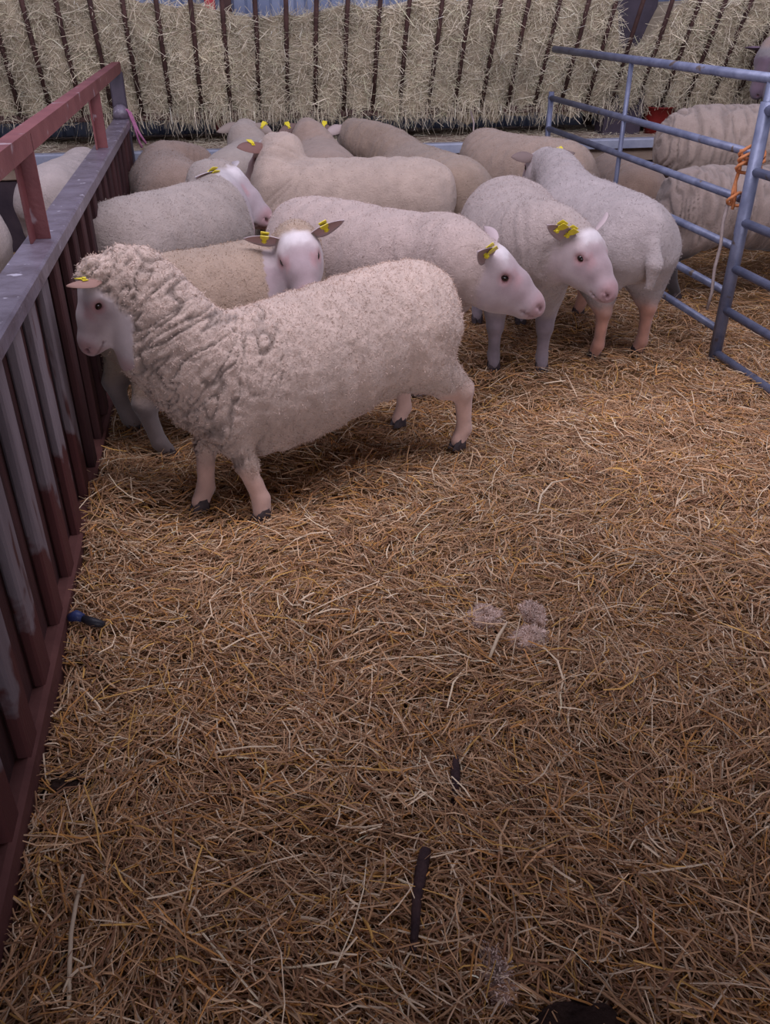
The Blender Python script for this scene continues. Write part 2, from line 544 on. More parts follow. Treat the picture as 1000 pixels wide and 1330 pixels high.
def surface(fields, h):
    """naive surface nets over the blended primitives"""
    lo = np.min([np.minimum(p[0], p[1]) - max(p[2].max(), p[3].max()) * max(1, p[6]) for p in fields if not p[7]], 0) - 3 * h
    hi = np.max([np.maximum(p[0], p[1]) + max(p[2].max(), p[3].max()) * max(1, p[6]) for p in fields if not p[7]], 0) + 3 * h
    n = np.ceil((hi - lo) / h).astype(int) + 1
    G = np.full(n, 0.3, np.float32)
    for pr in fields:
        m = max(pr[2].max(), pr[3].max()) * max(1, pr[6]) + pr[4] + 3 * h
        l = np.minimum(pr[0], pr[1]) - m
        u = np.maximum(pr[0], pr[1]) + m
        i0 = np.clip(np.floor((l - lo) / h).astype(int), 0, n)
        i1 = np.clip(np.ceil((u - lo) / h).astype(int) + 1, 0, n)
        if np.any(i1 <= i0): continue
        ax = [lo[i] + h * np.arange(i0[i], i1[i]) for i in range(3)]
        X = np.stack(np.meshgrid(*ax, indexing='ij'), -1).reshape(-1, 3)
        d = prim_d(X, pr).reshape(i1 - i0).astype(np.float32)
        sl = tuple(slice(i0[i], i1[i]) for i in range(3))
        g = G[sl]
        k = pr[4]
        if pr[7]:
            d = -d
            hh = np.maximum(k - np.abs(g - d), 0) / k
            G[sl] = np.maximum(g, d) + hh * hh * k * 0.25
        else:
            hh = np.maximum(k - np.abs(g - d), 0) / k
            G[sl] = np.minimum(g, d) - hh * hh * k * 0.25
    S = G < 0
    c = np.zeros(n - 1, np.int32)
    for dx in (0, 1):
        for dy in (0, 1):
            for dz in (0, 1):
                c += S[dx:n[0] - 1 + dx, dy:n[1] - 1 + dy, dz:n[2] - 1 + dz]
    act = (c > 0) & (c < 8)
    ci = np.argwhere(act)
    vid = np.full(n - 1, -1, np.int64)
    vid[act] = np.arange(len(ci))
    acc = np.zeros((len(ci), 3)); cnt = np.zeros(len(ci))
    corners = [np.array((dx, dy, dz)) for dx in (0, 1) for dy in (0, 1) for dz in (0, 1)]
    for a in corners:
        for axis in range(3):
            if a[axis] == 1: continue
            b = a.copy(); b[axis] = 1
            ga = G[tuple((ci + a).T)]; gb = G[tuple((ci + b).T)]
            x = (ga < 0) != (gb < 0)
            tt = np.where(x, ga / (ga - gb + 1e-12), 0)
            p = a + (b - a) * tt[:, None]
            acc += p * x[:, None]; cnt += x
    V = lo + h * (ci + acc / cnt[:, None])
    Q = []
    for axis in range(3):
        u, w = [i for i in range(3) if i != axis]
        sa = [slice(None)] * 3; sb = [slice(None)] * 3
        sa[axis] = slice(0, -1); sb[axis] = slice(1, None)
        A, B = S[tuple(sa)], S[tuple(sb)]
        E = np.argwhere(A != B)
        ok = np.all((E[:, [u, w]] > 0), 1) & (E[:, u] < n[u] - 1) & (E[:, w] < n[w] - 1)
        E = E[ok]
        du = np.zeros(3, int); du[u] = 1
        dw = np.zeros(3, int); dw[w] = 1
        q = np.stack([vid[tuple((E - du - dw).T)], vid[tuple((E - dw).T)], vid[tuple(E.T)], vid[tuple((E - du).T)]], 1)
        flip = A[tuple(E.T)] ^ (axis == 1)
        q[~flip] = q[~flip][:, ::-1]
        Q.append(q)
    return V, np.concatenate(Q)


def normals(V, Q):
    n = np.cross(V[Q[:, 2]] - V[Q[:, 0]], V[Q[:, 3]] - V[Q[:, 1]])
    N = np.zeros_like(V)
    for k in range(4):
        for i in range(3):
            N[:, i] += np.bincount(Q[:, k], n[:, i], len(V))
    return N / (np.linalg.norm(N, axis=1)[:, None] + 1e-12)


def laplace(V, Q, it=2, lam=0.5):
    a = np.concatenate([Q[:, 0], Q[:, 1], Q[:, 2], Q[:, 3]])
    b = np.concatenate([Q[:, 1], Q[:, 2], Q[:, 3], Q[:, 0]])
    a, b = np.concatenate([a, b]), np.concatenate([b, a])
    cnt = np.bincount(a, minlength=len(V))[:, None] + 1e-9
    for _ in range(it):
        m = np.stack([np.bincount(a, V[b, i], len(V)) for i in range(V.shape[1])], 1) / cnt
        V = V + lam * (m - V)
    return V


def rotz(a):
    return np.array([[math.cos(a), -math.sin(a), 0], [math.sin(a), math.cos(a), 0], [0, 0, 1]])


def roty(a):
    return np.array([[math.cos(a), 0, math.sin(a)], [0, 1, 0], [-math.sin(a), 0, math.cos(a)]])


def rotx(a):
    return np.array([[1, 0, 0], [0, math.cos(a), -math.sin(a)], [0, math.sin(a), math.cos(a)]])


#SHEEPDATA
# loc: world x, y under the middle of the body; a: heading in degrees from +x; s: size; L: stretch along the body
# poll: world point between the ears; hy, hp, hr: where the face points (degrees from +x, downward pitch, roll)
WOOL_A = (208, 185, 171)
SHEEP = [
    dict(k='A', loc=(0.3, 2.88), a=204, s=1.0, L=1.06, poll=(-0.415, 2.7, 0.835), hy=200, hp=58, hr=0, hs=0.94,
         feet=dict(fl=(0.34, 0.21), fr=(0.48, 0.03), hl=(-0.51, 0.165), hr=(-0.44, -0.14)), wool='crimp', col=WOOL_A,
         leg=(190, 156, 142), tags='L', ear=(8, -45), voxel=0.0072, pit=-0.12, dz=-0.06, deep=0.05, neck=1.0, zf=0.17, zh=0.25, hk=0.0,  earw=(-0.80, -0.55, 0.08), earcol=(150, 118, 108), arch=0.15, throat=0.04, face=(202, 188, 188), elx=dict(l=0.13, r=0.04), cut=0.035,
         label='large long-woolled cream ram standing broadside with its nose against the slatted panel'),
    dict(k='B', loc=(-0.05, 3.38), a=28, s=1.0, L=0.94, poll=(0.27, 3.33, 0.785), hy=272, hp=32, hr=10, hs=1.08,
         wool='short', col=(168, 145, 126), face=(178, 164, 166), leg=(118, 106, 104), tags='LR', ear=(14, 10), dz=-0.03, feet=dict(hl=(-0.40,0.12),hr=(-0.40,-0.16)), neck=0.72, tufts=16000,
         label='tan sheep turning its white face to the camera behind the large ram'),
    dict(k='C', loc=(0.66, 3.84), a=-50, s=1.04, L=1.05, poll=(1.06, 3.32, 0.7), hy=-20, hp=28, hr=0, hs=1.2,
         wool='short', col=(186, 166, 158), face=(172, 156, 158), leg=(190, 160, 150), tags='R', ear=(20, 20), dz=-0.02, tufts=16000,
         label='pinkish cream sheep with head in profile facing right, behind the large ram'),
    dict(k='D', loc=(1.4, 4.02), a=-100, s=1.04, L=0.95, poll=(1.52, 3.48, 0.71), hy=-62, hp=33, hr=0, hs=1.12,
         wool='short', col=(174, 158, 152), face=(172, 156, 157), leg=(128, 116, 122), tags='RR', ear=(20, 25), tufts=16000,
         label='cream sheep walking forward with grey front legs and two yellow tags in one ear'),
    dict(k='E', loc=(1.87, 4.14), a=94, s=1.02, L=0.95, poll=(1.86, 5.0, 0.8), hy=100, hp=30, hr=0, hs=1.1,
         wool='short', col=(172, 160, 158), face=(184, 170, 170), leg=(178, 132, 114), tags='R', ear=(10, 0), tail=1, feet=dict(hl=(-0.37,0.115),hr=(-0.37,-0.12)), tufts=16000, hk=-0.02, neck=0.85, earcol=(120, 104, 100),
         label='cream sheep seen from behind with orange-stained hind legs next to the blue gate'),
    dict(k='F', loc=(-0.24, 4.4), a=48, s=1.02, L=0.95, poll=(0.06, 4.8, 0.8), hy=-25, hp=30, hr=0, hs=1.28,
         wool='short', col=(164, 150, 142), face=(180, 172, 174), leg=(150, 130, 120), tags='R', ear=(0, 20), tufts=16000, neck=0.85,
         label='whitish sheep near the panel with raised white head facing right'),
    dict(k='G', loc=(-0.3, 5.75), a=100, s=0.98, L=0.9, poll=(-0.1, 6.25, 0.62), hy=95, hp=50, hr=0, hs=1.1,
         wool='short', col=(146, 124, 110), leg=(130, 110, 100), tags='', ear=(0, 10), tufts=9000,
         label='brownish sheep with only its rounded rump showing in the corner by the panel'),
    dict(k='H', loc=(0.74, 5.1), a=172, s=1.06, L=1.08, poll=(0.3, 5.33, 0.86), hy=150, hp=40, hr=0, hs=1.1,
         wool='short', col=(182, 162, 148), face=(170, 140, 126), leg=(150, 130, 120), tags='L', ear=(5, -15), dz=-0.02, neck=0.85, earw=(-0.85, -0.5, 0.1), earcol=(120, 90, 84), earl=1.3, tufts=9000,
         label='big cream sheep in the middle with its brown ear and yellow tag at left'),
    dict(k='I', loc=(0.18, 5.98), a=75, s=1.0, L=0.9, poll=(0.23, 6.42, 0.84), hy=70, hp=20, hr=0, hs=1.1,
         wool='short', col=(168, 154, 144), leg=(150, 130, 120), tags='R', ear=(-15, 10), neck=0.85, earcol=(150, 136, 128),
         label='pale sheep at the trough half hidden behind the brown-eared one, bowed grey head'),
    dict(k='J', loc=(0.69, 5.93), a=88, s=1.0, L=0.9, poll=(0.64, 6.42, 0.83), hy=90, hp=25, hr=0, hs=1.1,
         wool='short', col=(162, 140, 126), leg=(150, 130, 120), tags='LR', ear=(-15, 10), neck=0.9, earcol=(118, 98, 92),
         label='sheep feeding at the trough seen from behind with a yellow tag in each ear'),
    dict(k='K', loc=(1.34, 5.56), a=104, s=1.02, L=1.0, poll=(0.95, 6.4, 0.82), hy=100, hp=25, hr=0, hs=1.1,
         wool='short', col=(152, 132, 116), face=(176, 160, 156), leg=(150, 130, 120), tags='', ear=(-15, 10), dz=-0.02, neck=0.9, tufts=9000,
         label='darker tan sheep feeding at the trough with untagged white ears'),
    dict(k='M', loc=(1.98, 5.66), a=122, s=1.06, L=0.9, poll=(1.75, 6.2, 0.6), hy=160, hp=50, hr=0, hs=1.1,
         wool='short', col=(164, 142, 126), leg=(150, 130, 120), tags='', ear=(0, 0), dz=0.0, tufts=9000,
         label='tan sheep with a rounded back standing at the trough by the far gate end'),
    dict(k='N', loc=(2.68, 5.6), a=85, s=0.86, L=0.95, poll=(2.7, 6.05, 0.5), hy=85, hp=40, hr=0, hs=1.1,
         wool='short', col=(146, 122, 106), leg=(90, 80, 76), tags='', ear=(0, 0),
         label='brownish sheep with only its rump showing low behind the blue gate at the trough'),
    dict(k='O', loc=(3.58, 5.55), a=-8, s=1.28, L=1.0, poll=(4.25, 5.35, 1.0), hy=-20, hp=35, hr=0, hs=1.1,
         wool='crimp2', col=(166, 148, 136), leg=(60, 50, 50), tags='', ear=(0, 0), voxel=0.0115, tufts=9000,
         label='big crimped-wool ewe standing behind the blue gate'),
    dict(k='P', loc=(3.08, 4.72), a=-6, s=1.04, L=1.0, poll=(3.75, 4.6, 0.80), hy=-10, hp=35, hr=0, hs=1.1,
         wool='crimp2', col=(160, 142, 132), leg=(52, 44, 44), tags='', ear=(0, 0), voxel=0.0115, dz=-0.05,
         label='grey woolled ewe with dark legs right behind the lower gate rails'),
    dict(k='Q', loc=(4.55, 6.05), a=195, s=1.15, L=1.0, poll=(3.97, 6.3, 1.27), hy=200, hp=62, hr=0, hs=1.1,
         wool='short', col=(170, 148, 138), face=(122, 104, 120), leg=(60, 50, 50), tags='L', ear=(0, 0),
         label='dark-headed sheep with a yellow tag at the top right edge'),
    dict(k='R', loc=(-0.91, 5.85), a=78, s=0.95, L=0.95, poll=(-0.9, 6.4, 0.58), hy=80, hp=50, hr=0, hs=1.1,
         wool='short', col=(196, 182, 176), leg=(150, 130, 120), tags='', ear=(0, 0),
         label='white sheep facing the trough in the pen left of the panel'),
    dict(k='S', loc=(-1.36, 4.75), a=110, s=1.02, L=0.95, poll=(-1.5, 5.3, 0.8), hy=110, hp=40, hr=0, hs=1.1,
         wool='short', col=(182, 166, 160), leg=(180, 160, 150), tags='', ear=(0, 0),
         label='pale sheep at the left picture edge seen past the red upright'),
]
#ENDSHEEP

TORSO = [(-0.49, .565, .11, .13), (-0.43, .56, .18, .168), (-0.32, .555, .218, .192), (-0.15, .537, .238, .21), (0.03, .522, .246, .222),
         (0.18, .517, .236, .226), (0.30, .525, .21, .22), (0.40, .54, .165, .185)]


def interp_path(st, n):
    st = np.array(st, float)
    u = np.linspace(0, len(st) - 1, n)
    out = []
    for x in u:
        i = min(int(x), len(st) - 2); t = x - i
        p0, p1, p2, p3 = st[max(i - 1, 0)], st[i], st[i + 1], st[min(i + 2, len(st) - 1)]
        out.append(0.5 * (2 * p1 + (p2 - p0) * t + (2 * p0 - 5 * p1 + 4 * p2 - p3) * t * t + (3 * p1 - p0 - 3 * p2 + p3) * t ** 3))
    return np.array(out)


def sheep_frames(d):
    """world -> local head frame and feet; used for building"""
    a = math.radians(d['a']); s = d['s']; L = d.get('L', 1)
    R = rotz(-a)
    o = np.array([*d['loc'], 0.0])
    poll = R @ (np.array(d['poll']) - o)
    hyl = math.radians(d['hy'] - d['a'])
    RH = rotz(hyl) @ roty(math.radians(d['hp'])) @ rotx(math.radians(d.get('hr', 0)))
    ft = dict(fl=(0.335, 0.11), fr=(0.31, -0.11), hl=(-0.40, 0.115), hr=(-0.42, -0.115))
    ft.update(d.get('feet', {}))
    return s, L, poll, RH, ft


def sheep_fields(d):
    s, L, poll, RH, ft = sheep_frames(d)
    hs = d['hs'] * s
    S = np.array([L * s, s, s])
    F = []
    st = interp_path(TORSO, 13)
    deep = d.get('deep', 0.0)
    st[:, 1] += d.get('pit', 0.0) * st[:, 0] + d.get('dz', 0.0) - deep * 0.5
    st[:, 3] += deep * np.clip((st[:, 0] + 0.5) / 0.25, 0, 1) * 0.5
    st[:, 1] += deep * 0.5 * (1 - np.clip((st[:, 0] + 0.5) / 0.25, 0, 1))
    pz = lambda x: d.get('pit', 0.0) * x + d.get('dz', 0.0)
    lw = d.get('legw', 1.22) * s
    spine = [np.array([p[0], 0, p[1]]) * S for p in st]
    for i in range(len(st) - 1):
        ecap(F, spine[i], spine[i + 1], st[i][2:] * s, st[i + 1][2:] * s, 0.03, cap=0.55)
    # hind quarters, shoulders, legs
    legs = {}
    for side in ('l', 'r'):
        y = 1 if side == 'l' else -1
        fx, fy = ft['h' + side]
        foot = np.array([fx * L, fy, 0.0]) * s
        hip = np.array([-0.36, y * 0.11, 0.52 + pz(-0.36)]) * S
        stif = np.array([-0.315, y * 0.125, 0.385]) * S + np.array([0.25 * (fx + 0.41) * L * s, 0, 0])
        hock = foot + np.array([d.get('hk', -0.05), 0, 0.24]) * s
        fet = foot + np.array([-0.012, 0, 0.075]) * s
        toe = foot + np.array([0.015, 0, 0.03]) * s
        legs['h' + side] = (hock, fet, toe, foot)
        ecap(F, hip, stif, (.115 * s, .15 * s), (.095 * s, .12 * s), 0.06, up=(1, 0, 0))
        ecap(F, stif, hock * 0.6 + stif * 0.4, (.085 * s, .11 * s), (.056 * s, .074 * s), 0.05, up=(1, 0, 0))
        ecap(F, hock * 0.6 + stif * 0.4, hock, (.056 * s, .074 * s), (.030 * lw, .042 * lw), 0.025, up=(1, 0, 0))
        ecap(F, hock, fet, (.025 * lw, .032 * lw), (.021 * lw, .025 * lw), 0.02, up=(1, 0, 0))
        ecap(F, fet, toe, (.025 * lw, .026 * lw), (.024 * lw, .026 * lw), 0.015, up=(1, 0, 0))
        fx, fy = ft['f' + side]
        foot = np.array([fx * L, fy, 0.0]) * s
        sh = np.array([0.30, y * 0.115, 0.50 + pz(0.3)]) * S
        el = np.array([0.27, y * 0.115, 0.345]) * S + np.array([0.2 * (fx - 0.32) * L * s, 0, 0])
        el[0] += d.get('elx', {}).get(side, 0) * s
        knee = (foot * 0.55 + el * 0.45); knee[2] = 0.205 * s; knee[0] += 0.012 * s
        fet = foot + (knee - foot) * 0.30 + np.array([-0.004, 0, 0.008]) * s
        toe = foot + np.array([0.015, 0, 0.03]) * s
        legs['f' + side] = (knee, fet, toe, foot)
        ecap(F, sh, el, (.09 * s, .13 * s), (.075 * s, .09 * s), 0.05, up=(1, 0, 0))
        ecap(F, el, knee * 0.5 + el * 0.5, (.064 * s, .074 * s), (.042 * lw, .046 * lw), 0.04, up=(1, 0, 0))
        ecap(F, knee * 0.5 + el * 0.5, knee, (.040 * lw, .044 * lw), (.034 * lw, .038 * lw), 0.018, up=(1, 0, 0))
        ecap(F, knee, fet, (.027 * lw, .030 * lw), (.021 * lw, .024 * lw), 0.02, up=(1, 0, 0))
        ecap(F, fet, toe, (.025 * lw, .026 * lw), (.024 * lw, .026 * lw), 0.015, up=(1, 0, 0))
    if d.get('tail'):
        ecap(F, np.array([-.52, 0, .62]) * S, np.array([-.585, 0, .50]) * S, (.032 * s, .03 * s), (.036 * s, .03 * s), 0.02, up=(1, 0, 0))
        ecap(F, np.array([-.585, 0, .50]) * S, np.array([-.575, 0, .40]) * S, (.036 * s, .03 * s), (.022 * s, .02 * s), 0.02, up=(1, 0, 0))
    # head
    H = lambda x, y, z: poll + RH @ (np.array([x, y, z]) * hs)
    upv = RH @ np.array([0, 0, 1.0])
    # neck: bezier from shoulder to back of skull
    b0 = np.array([0.33, 0, 0.555 + pz(0.34)]) * S
    b3 = H(-0.03, 0, -0.092)
    back = RH @ np.array([-1.0, 0, 0])
    back[2] *= d.get('nz', 0.35)
    back /= np.linalg.norm(back)
    dist = np.linalg.norm(b3 - b0)
    b1 = b0 + np.array([0.40, 0, 0.28 * d.get('arch', 1.0)]) * dist
    b2 = b3 + (back * 0.30 + np.array([0, 0, -0.12 - 0.10 * (1 - d.get('arch', 1.0))])) * dist
    neck = []
    for t in np.linspace(0, 1, 8):
        neck.append(b0 * (1 - t) ** 3 + 3 * b1 * t * (1 - t) ** 2 + 3 * b2 * t * t * (1 - t) + b3 * t ** 3)
    thick = d.get('neck', 1.0)
    for i in range(7):
        t0, t1 = i / 7, (i + 1) / 7
        rr = lambda t: np.array([.165 * (1 - t) + .092 * t * d['hs'], .195 * (1 - t) + .100 * t * d['hs']]) * s * (1 + (thick - 1) * min(t * 3, 1))
        ecap(F, neck[i], neck[i + 1], rr(t0), rr(t1), 0.045, cap=0.8)
    if d.get('throat'):
        g = d['throat']
        ecap(F, neck[1] + np.array([.02, 0, -.05]) * s, neck[4] + np.array([.03, 0, -.05 - g]) * s, (.13 * s, .15 * s), (.10 * s, .115 * s), 0.06)
        ecap(F, neck[4] + np.array([.03, 0, -.05 - g]) * s, neck[6] + np.array([.02, 0, -.03 - g]) * s, (.10 * s, .115 * s), (.085 * s, .085 * s), 0.06)
    C = lambda x0, z0, r0, x1, z1, r1, k, y0=0, y1=0, sub=False, cap=0.9: ecap(
        F, H(x0, y0, z0), H(x1, y1, z1), np.array(r0) * hs, np.array(r1) * hs, k * hs, up=upv, sub=sub, cap=cap)
    C(0.0, -.066, (.074, .066), .06, -.064, (.070, .062), .02)          # skull
    C(.05, -.068, (.062, .060), .13, -.078, (.050, .052), .03)          # bridge
    C(.13, -.078, (.050, .052), .205, -.096, (.043, .042), .03)         # nose
    C(.205, -.098, (.043, .040), .226, -.106, (.041, .038), .02)        # muzzle tip
    C(-.01, -.115, (.076, .070), .09, -.128, (.062, .062), .04)         # cheek
    C(.08, -.130, (.056, .056), .19, -.132, (.034, .028), .035)         # jaw
    for y in (1, -1):
        C(.056, -.036, (.020, .018), .088, -.042, (.018, .016), .018, y * .054, y * .050)   # brow
        C(.030, -.115, (.030, .06), .075, -.12, (.026, .05), .03, y * .050, y * .044)       # cheek bulge
        C(.080, -.054, (.013, .010), .086, -.056, (.012, .010), .008, y * .071, y * .066, sub=True)  # eye socket
        C(.244, -.094, (.006, .010), .224, -.088, (.005, .008), .006, y * .022, y * .033, sub=True)  # nostril
        C(.240, -.124, (.006, .004), .19, -.124, (.006, .004), .006, y * .012, y * .042, sub=True)  # mouth line
    if d['wool'] == 'crimp':
        C(-.02, -.02, (.066, .04), .025, -.012, (.058, .034), .03)       # woolly topknot
    else:
        C(-.02, -.03, (.052, .035), .03, -.02, (.042, .026), .03)
    path = spine[:-2] + neck
    return F, legs, poll, RH, hs, path, H


def build_sheep(i, d):
    s = d['s']
    F, legs, poll, RH, hs, path, H = sheep_fields(d)
    h = d.get('voxel', 0.0115)
    V, Q = surface(F, h)
    V = laplace(V, Q, 2, 0.5)
    N = normals(V, Q)
    # --- where is wool, face, leg
    q = (V - poll) @ RH / hs
    near_head = (np.abs(q[:, 1]) < 0.13) & (q[:, 2] > -0.22) & (q[:, 2] < 0.09)
    cut = 0.012 + d.get('cut', 0) + (0.35 + 4 * d.get('cut', 0)) * np.maximum(-0.075 - q[:, 2], 0) - 0.15 * np.abs(q[:, 1])
    face = smooth(cut - 0.012, cut + 0.022, q[:, 0] + 0.012 * vnoise(V * 40, 5)) * near_head
    hindx = V[:, 0] < 0
    z_leg = np.where(hindx, d.get('zh', 0.27) * s, d.get('zf', 0.27) * s)
    legm = 1 - smooth(z_leg - 0.04, z_leg + 0.05, V[:, 2] + 0.02 * vnoise(V * 25, 8))
    legm = legm * (1 - face)
    wool = (1 - face) * (1 - legm)
    # --- displacement
    P = np.array(path)
    best = np.full(len(V), 1e9); sarc = np.zeros(len(V)); ang = np.zeros(len(V))
    acc = 0
    for j in range(len(P) - 1):
        a, b = P[j], P[j + 1]
        t = b - a; Ls = np.linalg.norm(t)
        if Ls < 1e-6: continue
        t = t / Ls
        w = (V - a) @ t
        wc = np.clip(w, 0, Ls)
        dd = np.linalg.norm(V - a - wc[:, None] * t, axis=1)
        m = dd < best
        best[m] = dd[m]
        sarc[m] = (acc + w)[m]
        ang[m] = np.arctan2(V[m, 1] - (a[1] + wc[m] * t[1]), V[m, 2] - (a[2] + wc[m] * t[2]))
        acc += Ls
    tot = acc
    wob = 0.020 * vnoise(V * 5, 31) + 0.007 * vnoise(V * 19, 32)
    if d['wool'] == 'crimp':
        neckness = smooth(0.50 * tot, 0.74 * tot, sarc)
        fa = 30 + 16 * neckness
        sarc = laplace(sarc[:, None], Q, 8)[:, 0]
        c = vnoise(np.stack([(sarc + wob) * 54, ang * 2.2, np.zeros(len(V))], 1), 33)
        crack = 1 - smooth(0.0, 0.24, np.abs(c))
        c2 = vnoise(np.stack([(sarc + wob * 1.4) * 70, ang * 6.0, np.zeros(len(V))], 1), 35)
        crack2 = 1 - smooth(0.0, 0.4, np.abs(c2))
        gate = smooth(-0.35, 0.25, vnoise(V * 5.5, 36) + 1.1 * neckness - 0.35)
        lump = vnoise(V * 42, 37)
        disp = -(0.0095 * crack * gate * (0.3 + 0.8 * neckness) + 0.004 * crack2 * (0.5 + 0.8 * neckness)) + 0.0035 * lump + 0.004 * vnoise(V * 14, 38)
        top = near_head & (q[:, 2] > -0.03) & (q[:, 0] < 0.05)
        disp = disp + np.where(top, 0.008 * np.abs(vnoise(V * 50, 39)), 0)
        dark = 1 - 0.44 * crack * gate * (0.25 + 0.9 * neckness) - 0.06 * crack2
    elif d['wool'] == 'crimp2':
        c = vnoise(np.stack([(sarc + wob * 0.8) * 46, ang * 1.3, np.zeros(len(V))], 1), 33 + i)
        crack = 1 - smooth(0.0, 0.45, np.abs(c))
        disp = -0.014 * crack + 0.004 * vnoise(V * 12, 38)
        dark = 1 - 0.28 * crack
    else:
        nk = smooth(0.62 * tot, 0.78 * tot, sarc) * (1 - smooth(0.93 * tot, 1.0 * tot, sarc))
        c = vnoise(np.stack([(sarc + wob * 0.5) * 34, ang * best * 5, V[:, 1] * 2], 1), 33 + i)
        crack = (1 - smooth(0.0, 0.35, np.abs(c))) * nk
        disp = -0.006 * crack + 0.0022 * vnoise(V * 30, 37 + i) + 0.005 * vnoise(V * 7, 38 + i)
        dark = 1 - 0.12 * crack
    V2 = V + N * (disp * wool)[:, None]
    # --- colour
    wc = np.array(lin(*d['col']))
    fc = np.array(lin(*d.get('face', (184, 166, 164))))
    lc = np.array(lin(*d['leg']))
    tone = 1 + 0.10 * fbm(V * 3.2, 50 + i, 2)
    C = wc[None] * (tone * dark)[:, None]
    # wool gets darker and slightly browner towards the belly
    belly_tone = smooth(0.40 * s, 0.30 * s, V[:, 2]) * 0.25
    C = C * (1 - belly_tone[:, None] * np.array([0.55, 0.6, 0.65]))
    legc = lc[None] * (1 + 0.18 * vnoise(V * 18, 60 + i))[:, None]
    C = C * (1 - legm[:, None]) + legc * legm[:, None]
    pink = np.array(lin(172, 122, 124))
    fcol = fc[None] * (1 + 0.05 * vnoise(V * 30, 61))[:, None]
    brg = smooth(0.055, 0.10, q[:, 0]) * smooth(-0.125, -0.085, q[:, 2]) * 0.5
    fcol = fcol * (1 - brg[:, None]) + (np.array(lin(140, 116, 122)) * min(1.0, fc.mean() / lin(178, 162, 163)[1]))[None] * brg[:, None]
    eyed = np.minimum(np.linalg.norm(q - np.array([.082, .060, -.055]), axis=1), np.linalg.norm(q - np.array([.082, -.060, -.055]), axis=1))
    e1 = (1 - smooth(0.014, 0.038, eyed)) * 0.75
    tear = (1 - smooth(0.004, 0.016, np.abs(np.abs(q[:, 1]) - 0.047))) * smooth(.085, .10, q[:, 0]) * (1 - smooth(.125, .15, q[:, 0])) * smooth(-.085, -.07, q[:, 2]) * 0.5
    mz = smooth(.19, .235, q[:, 0]) * 0.6
    pm = np.clip(np.maximum(np.maximum(e1, tear), mz), 0, 1)
    pm = pm[:, None] * np.array([1, 1, 1])
    fcol = fcol * (1 - pm) + np.minimum(pink, fc * 0.9)[None] * pm
    eyel = (1 - smooth(0.010, 0.018, eyed))[:, None]
    fcol = fcol * (1 - eyel) + np.array(lin(120, 70, 66)) * eyel
    fore = (1 - smooth(0.05, 0.075, q[:, 0] + 0.010 * vnoise(V * 60, 66))) * smooth(-0.075, -0.05, q[:, 2]) * (1 - smooth(0.035, 0.07, np.abs(q[:, 1])))
    fcol = fcol * (1 - fore[:, None]) + (np.array(lin(206, 198, 200)) * min(1.0, fc.mean() / lin(180, 166, 166)[1])) [None] * fore[:, None]
    mt = np.abs(q[:, 2] + .124) + 10 * np.maximum(.185 - q[:, 0], 0)
    mm = (1 - smooth(0.002, 0.006, mt))[:, None] * 0.6
    fcol = fcol * (1 - mm) + np.array(lin(110, 76, 76)) * mm
    nos = np.minimum(np.linalg.norm(q - np.array([.240, .026, -.092]), axis=1), np.linalg.norm(q - np.array([.240, -.026, -.092]), axis=1))
    nm = (1 - smooth(0.004, 0.013, nos))[:, None]
    fcol = fcol * (1 - nm) + np.array(lin(96, 60, 62)) * nm
    C = C * (1 - face[:, None]) + fcol * face[:, None]
    root = empty('sheep', (d['loc'][0], d['loc'][1], 0.016), math.radians(d['a']))
    tag(root, d['label'], 'sheep', 'flock of sheep in the barn')
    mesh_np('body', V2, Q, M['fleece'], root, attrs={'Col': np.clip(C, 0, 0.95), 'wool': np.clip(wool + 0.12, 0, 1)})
    # --- ears with their tags
    er_up, er_back = d['ear']
    for y, nm_ in ((1, 'L'), (-1, 'R')):
        ear(root, H, RH, hs, poll, y, math.radians(er_up), math.radians(er_back), d.get('tags', '').count(nm_), d)
    # --- eyes
    for y in (1, -1):
        u, v = np.meshgrid(np.linspace(0, PI, 9), np.linspace(0, 2 * PI, 13)[:-1], indexing='ij')
        sp = np.stack([np.sin(u) * np.cos(v) * 1.2, np.sin(u) * np.sin(v), np.cos(u) * 0.9], -1).reshape(-1, 3) * 0.0135
        idx = np.arange(9 * 12).reshape(9, 12)
        f = np.stack([idx[:-1], np.roll(idx[:-1], -1, 1), np.roll(idx[1:], -1, 1), idx[1:]], -1).reshape(-1, 4)
        p = poll + ((sp + np.array([.081, y * .0585, -.055])) * hs) @ RH.T
        mesh_np('eye', p, f, M['eye'], root)
    # --- hooves
    for lg, (kn, fet, toe, foot) in legs.items():
        mb = MB()
        for y in (1, -1):
            o = foot + np.array([0.012, y * 0.0145, 0.0]) * s
            ring = lambda z, fx, bx, w: [o + np.array(p) * s for p in ((fx, 0.25 * w, z), (fx * 0.6, w, z), (-bx * 0.6, w, z), (-bx, 0, z), (-bx * 0.6, -w, z), (fx * 0.6, -w, z))]
            A, B, Cc = ring(0.002, .046, .026, .0145), ring(0.025, .034, .025, .0145), ring(0.046, .016, .02, .0125)
            mb.add(A + B + Cc, [(j, (j + 1) % 6, 6 + (j + 1) % 6, 6 + j) for j in range(6)] + [(6 + j, 6 + (j + 1) % 6, 12 + (j + 1) % 6, 12 + j) for j in range(6)]
                   + [(12, 13, 14, 15), (12, 15, 16, 17), (3, 2, 1, 0), (5, 4, 3, 0)])
        mb.build('hoof', M['hoof'], root, sm=False)
    if d['wool'] == 'crimp':
        fleece_tufts(root, V2, N, wool, C, 42000, 0.010, 0.0010)
    elif d.get('tufts', 0):
        fleece_tufts(root, V2, N, wool, C, d['tufts'], 0.007, 0.0009)
    return root


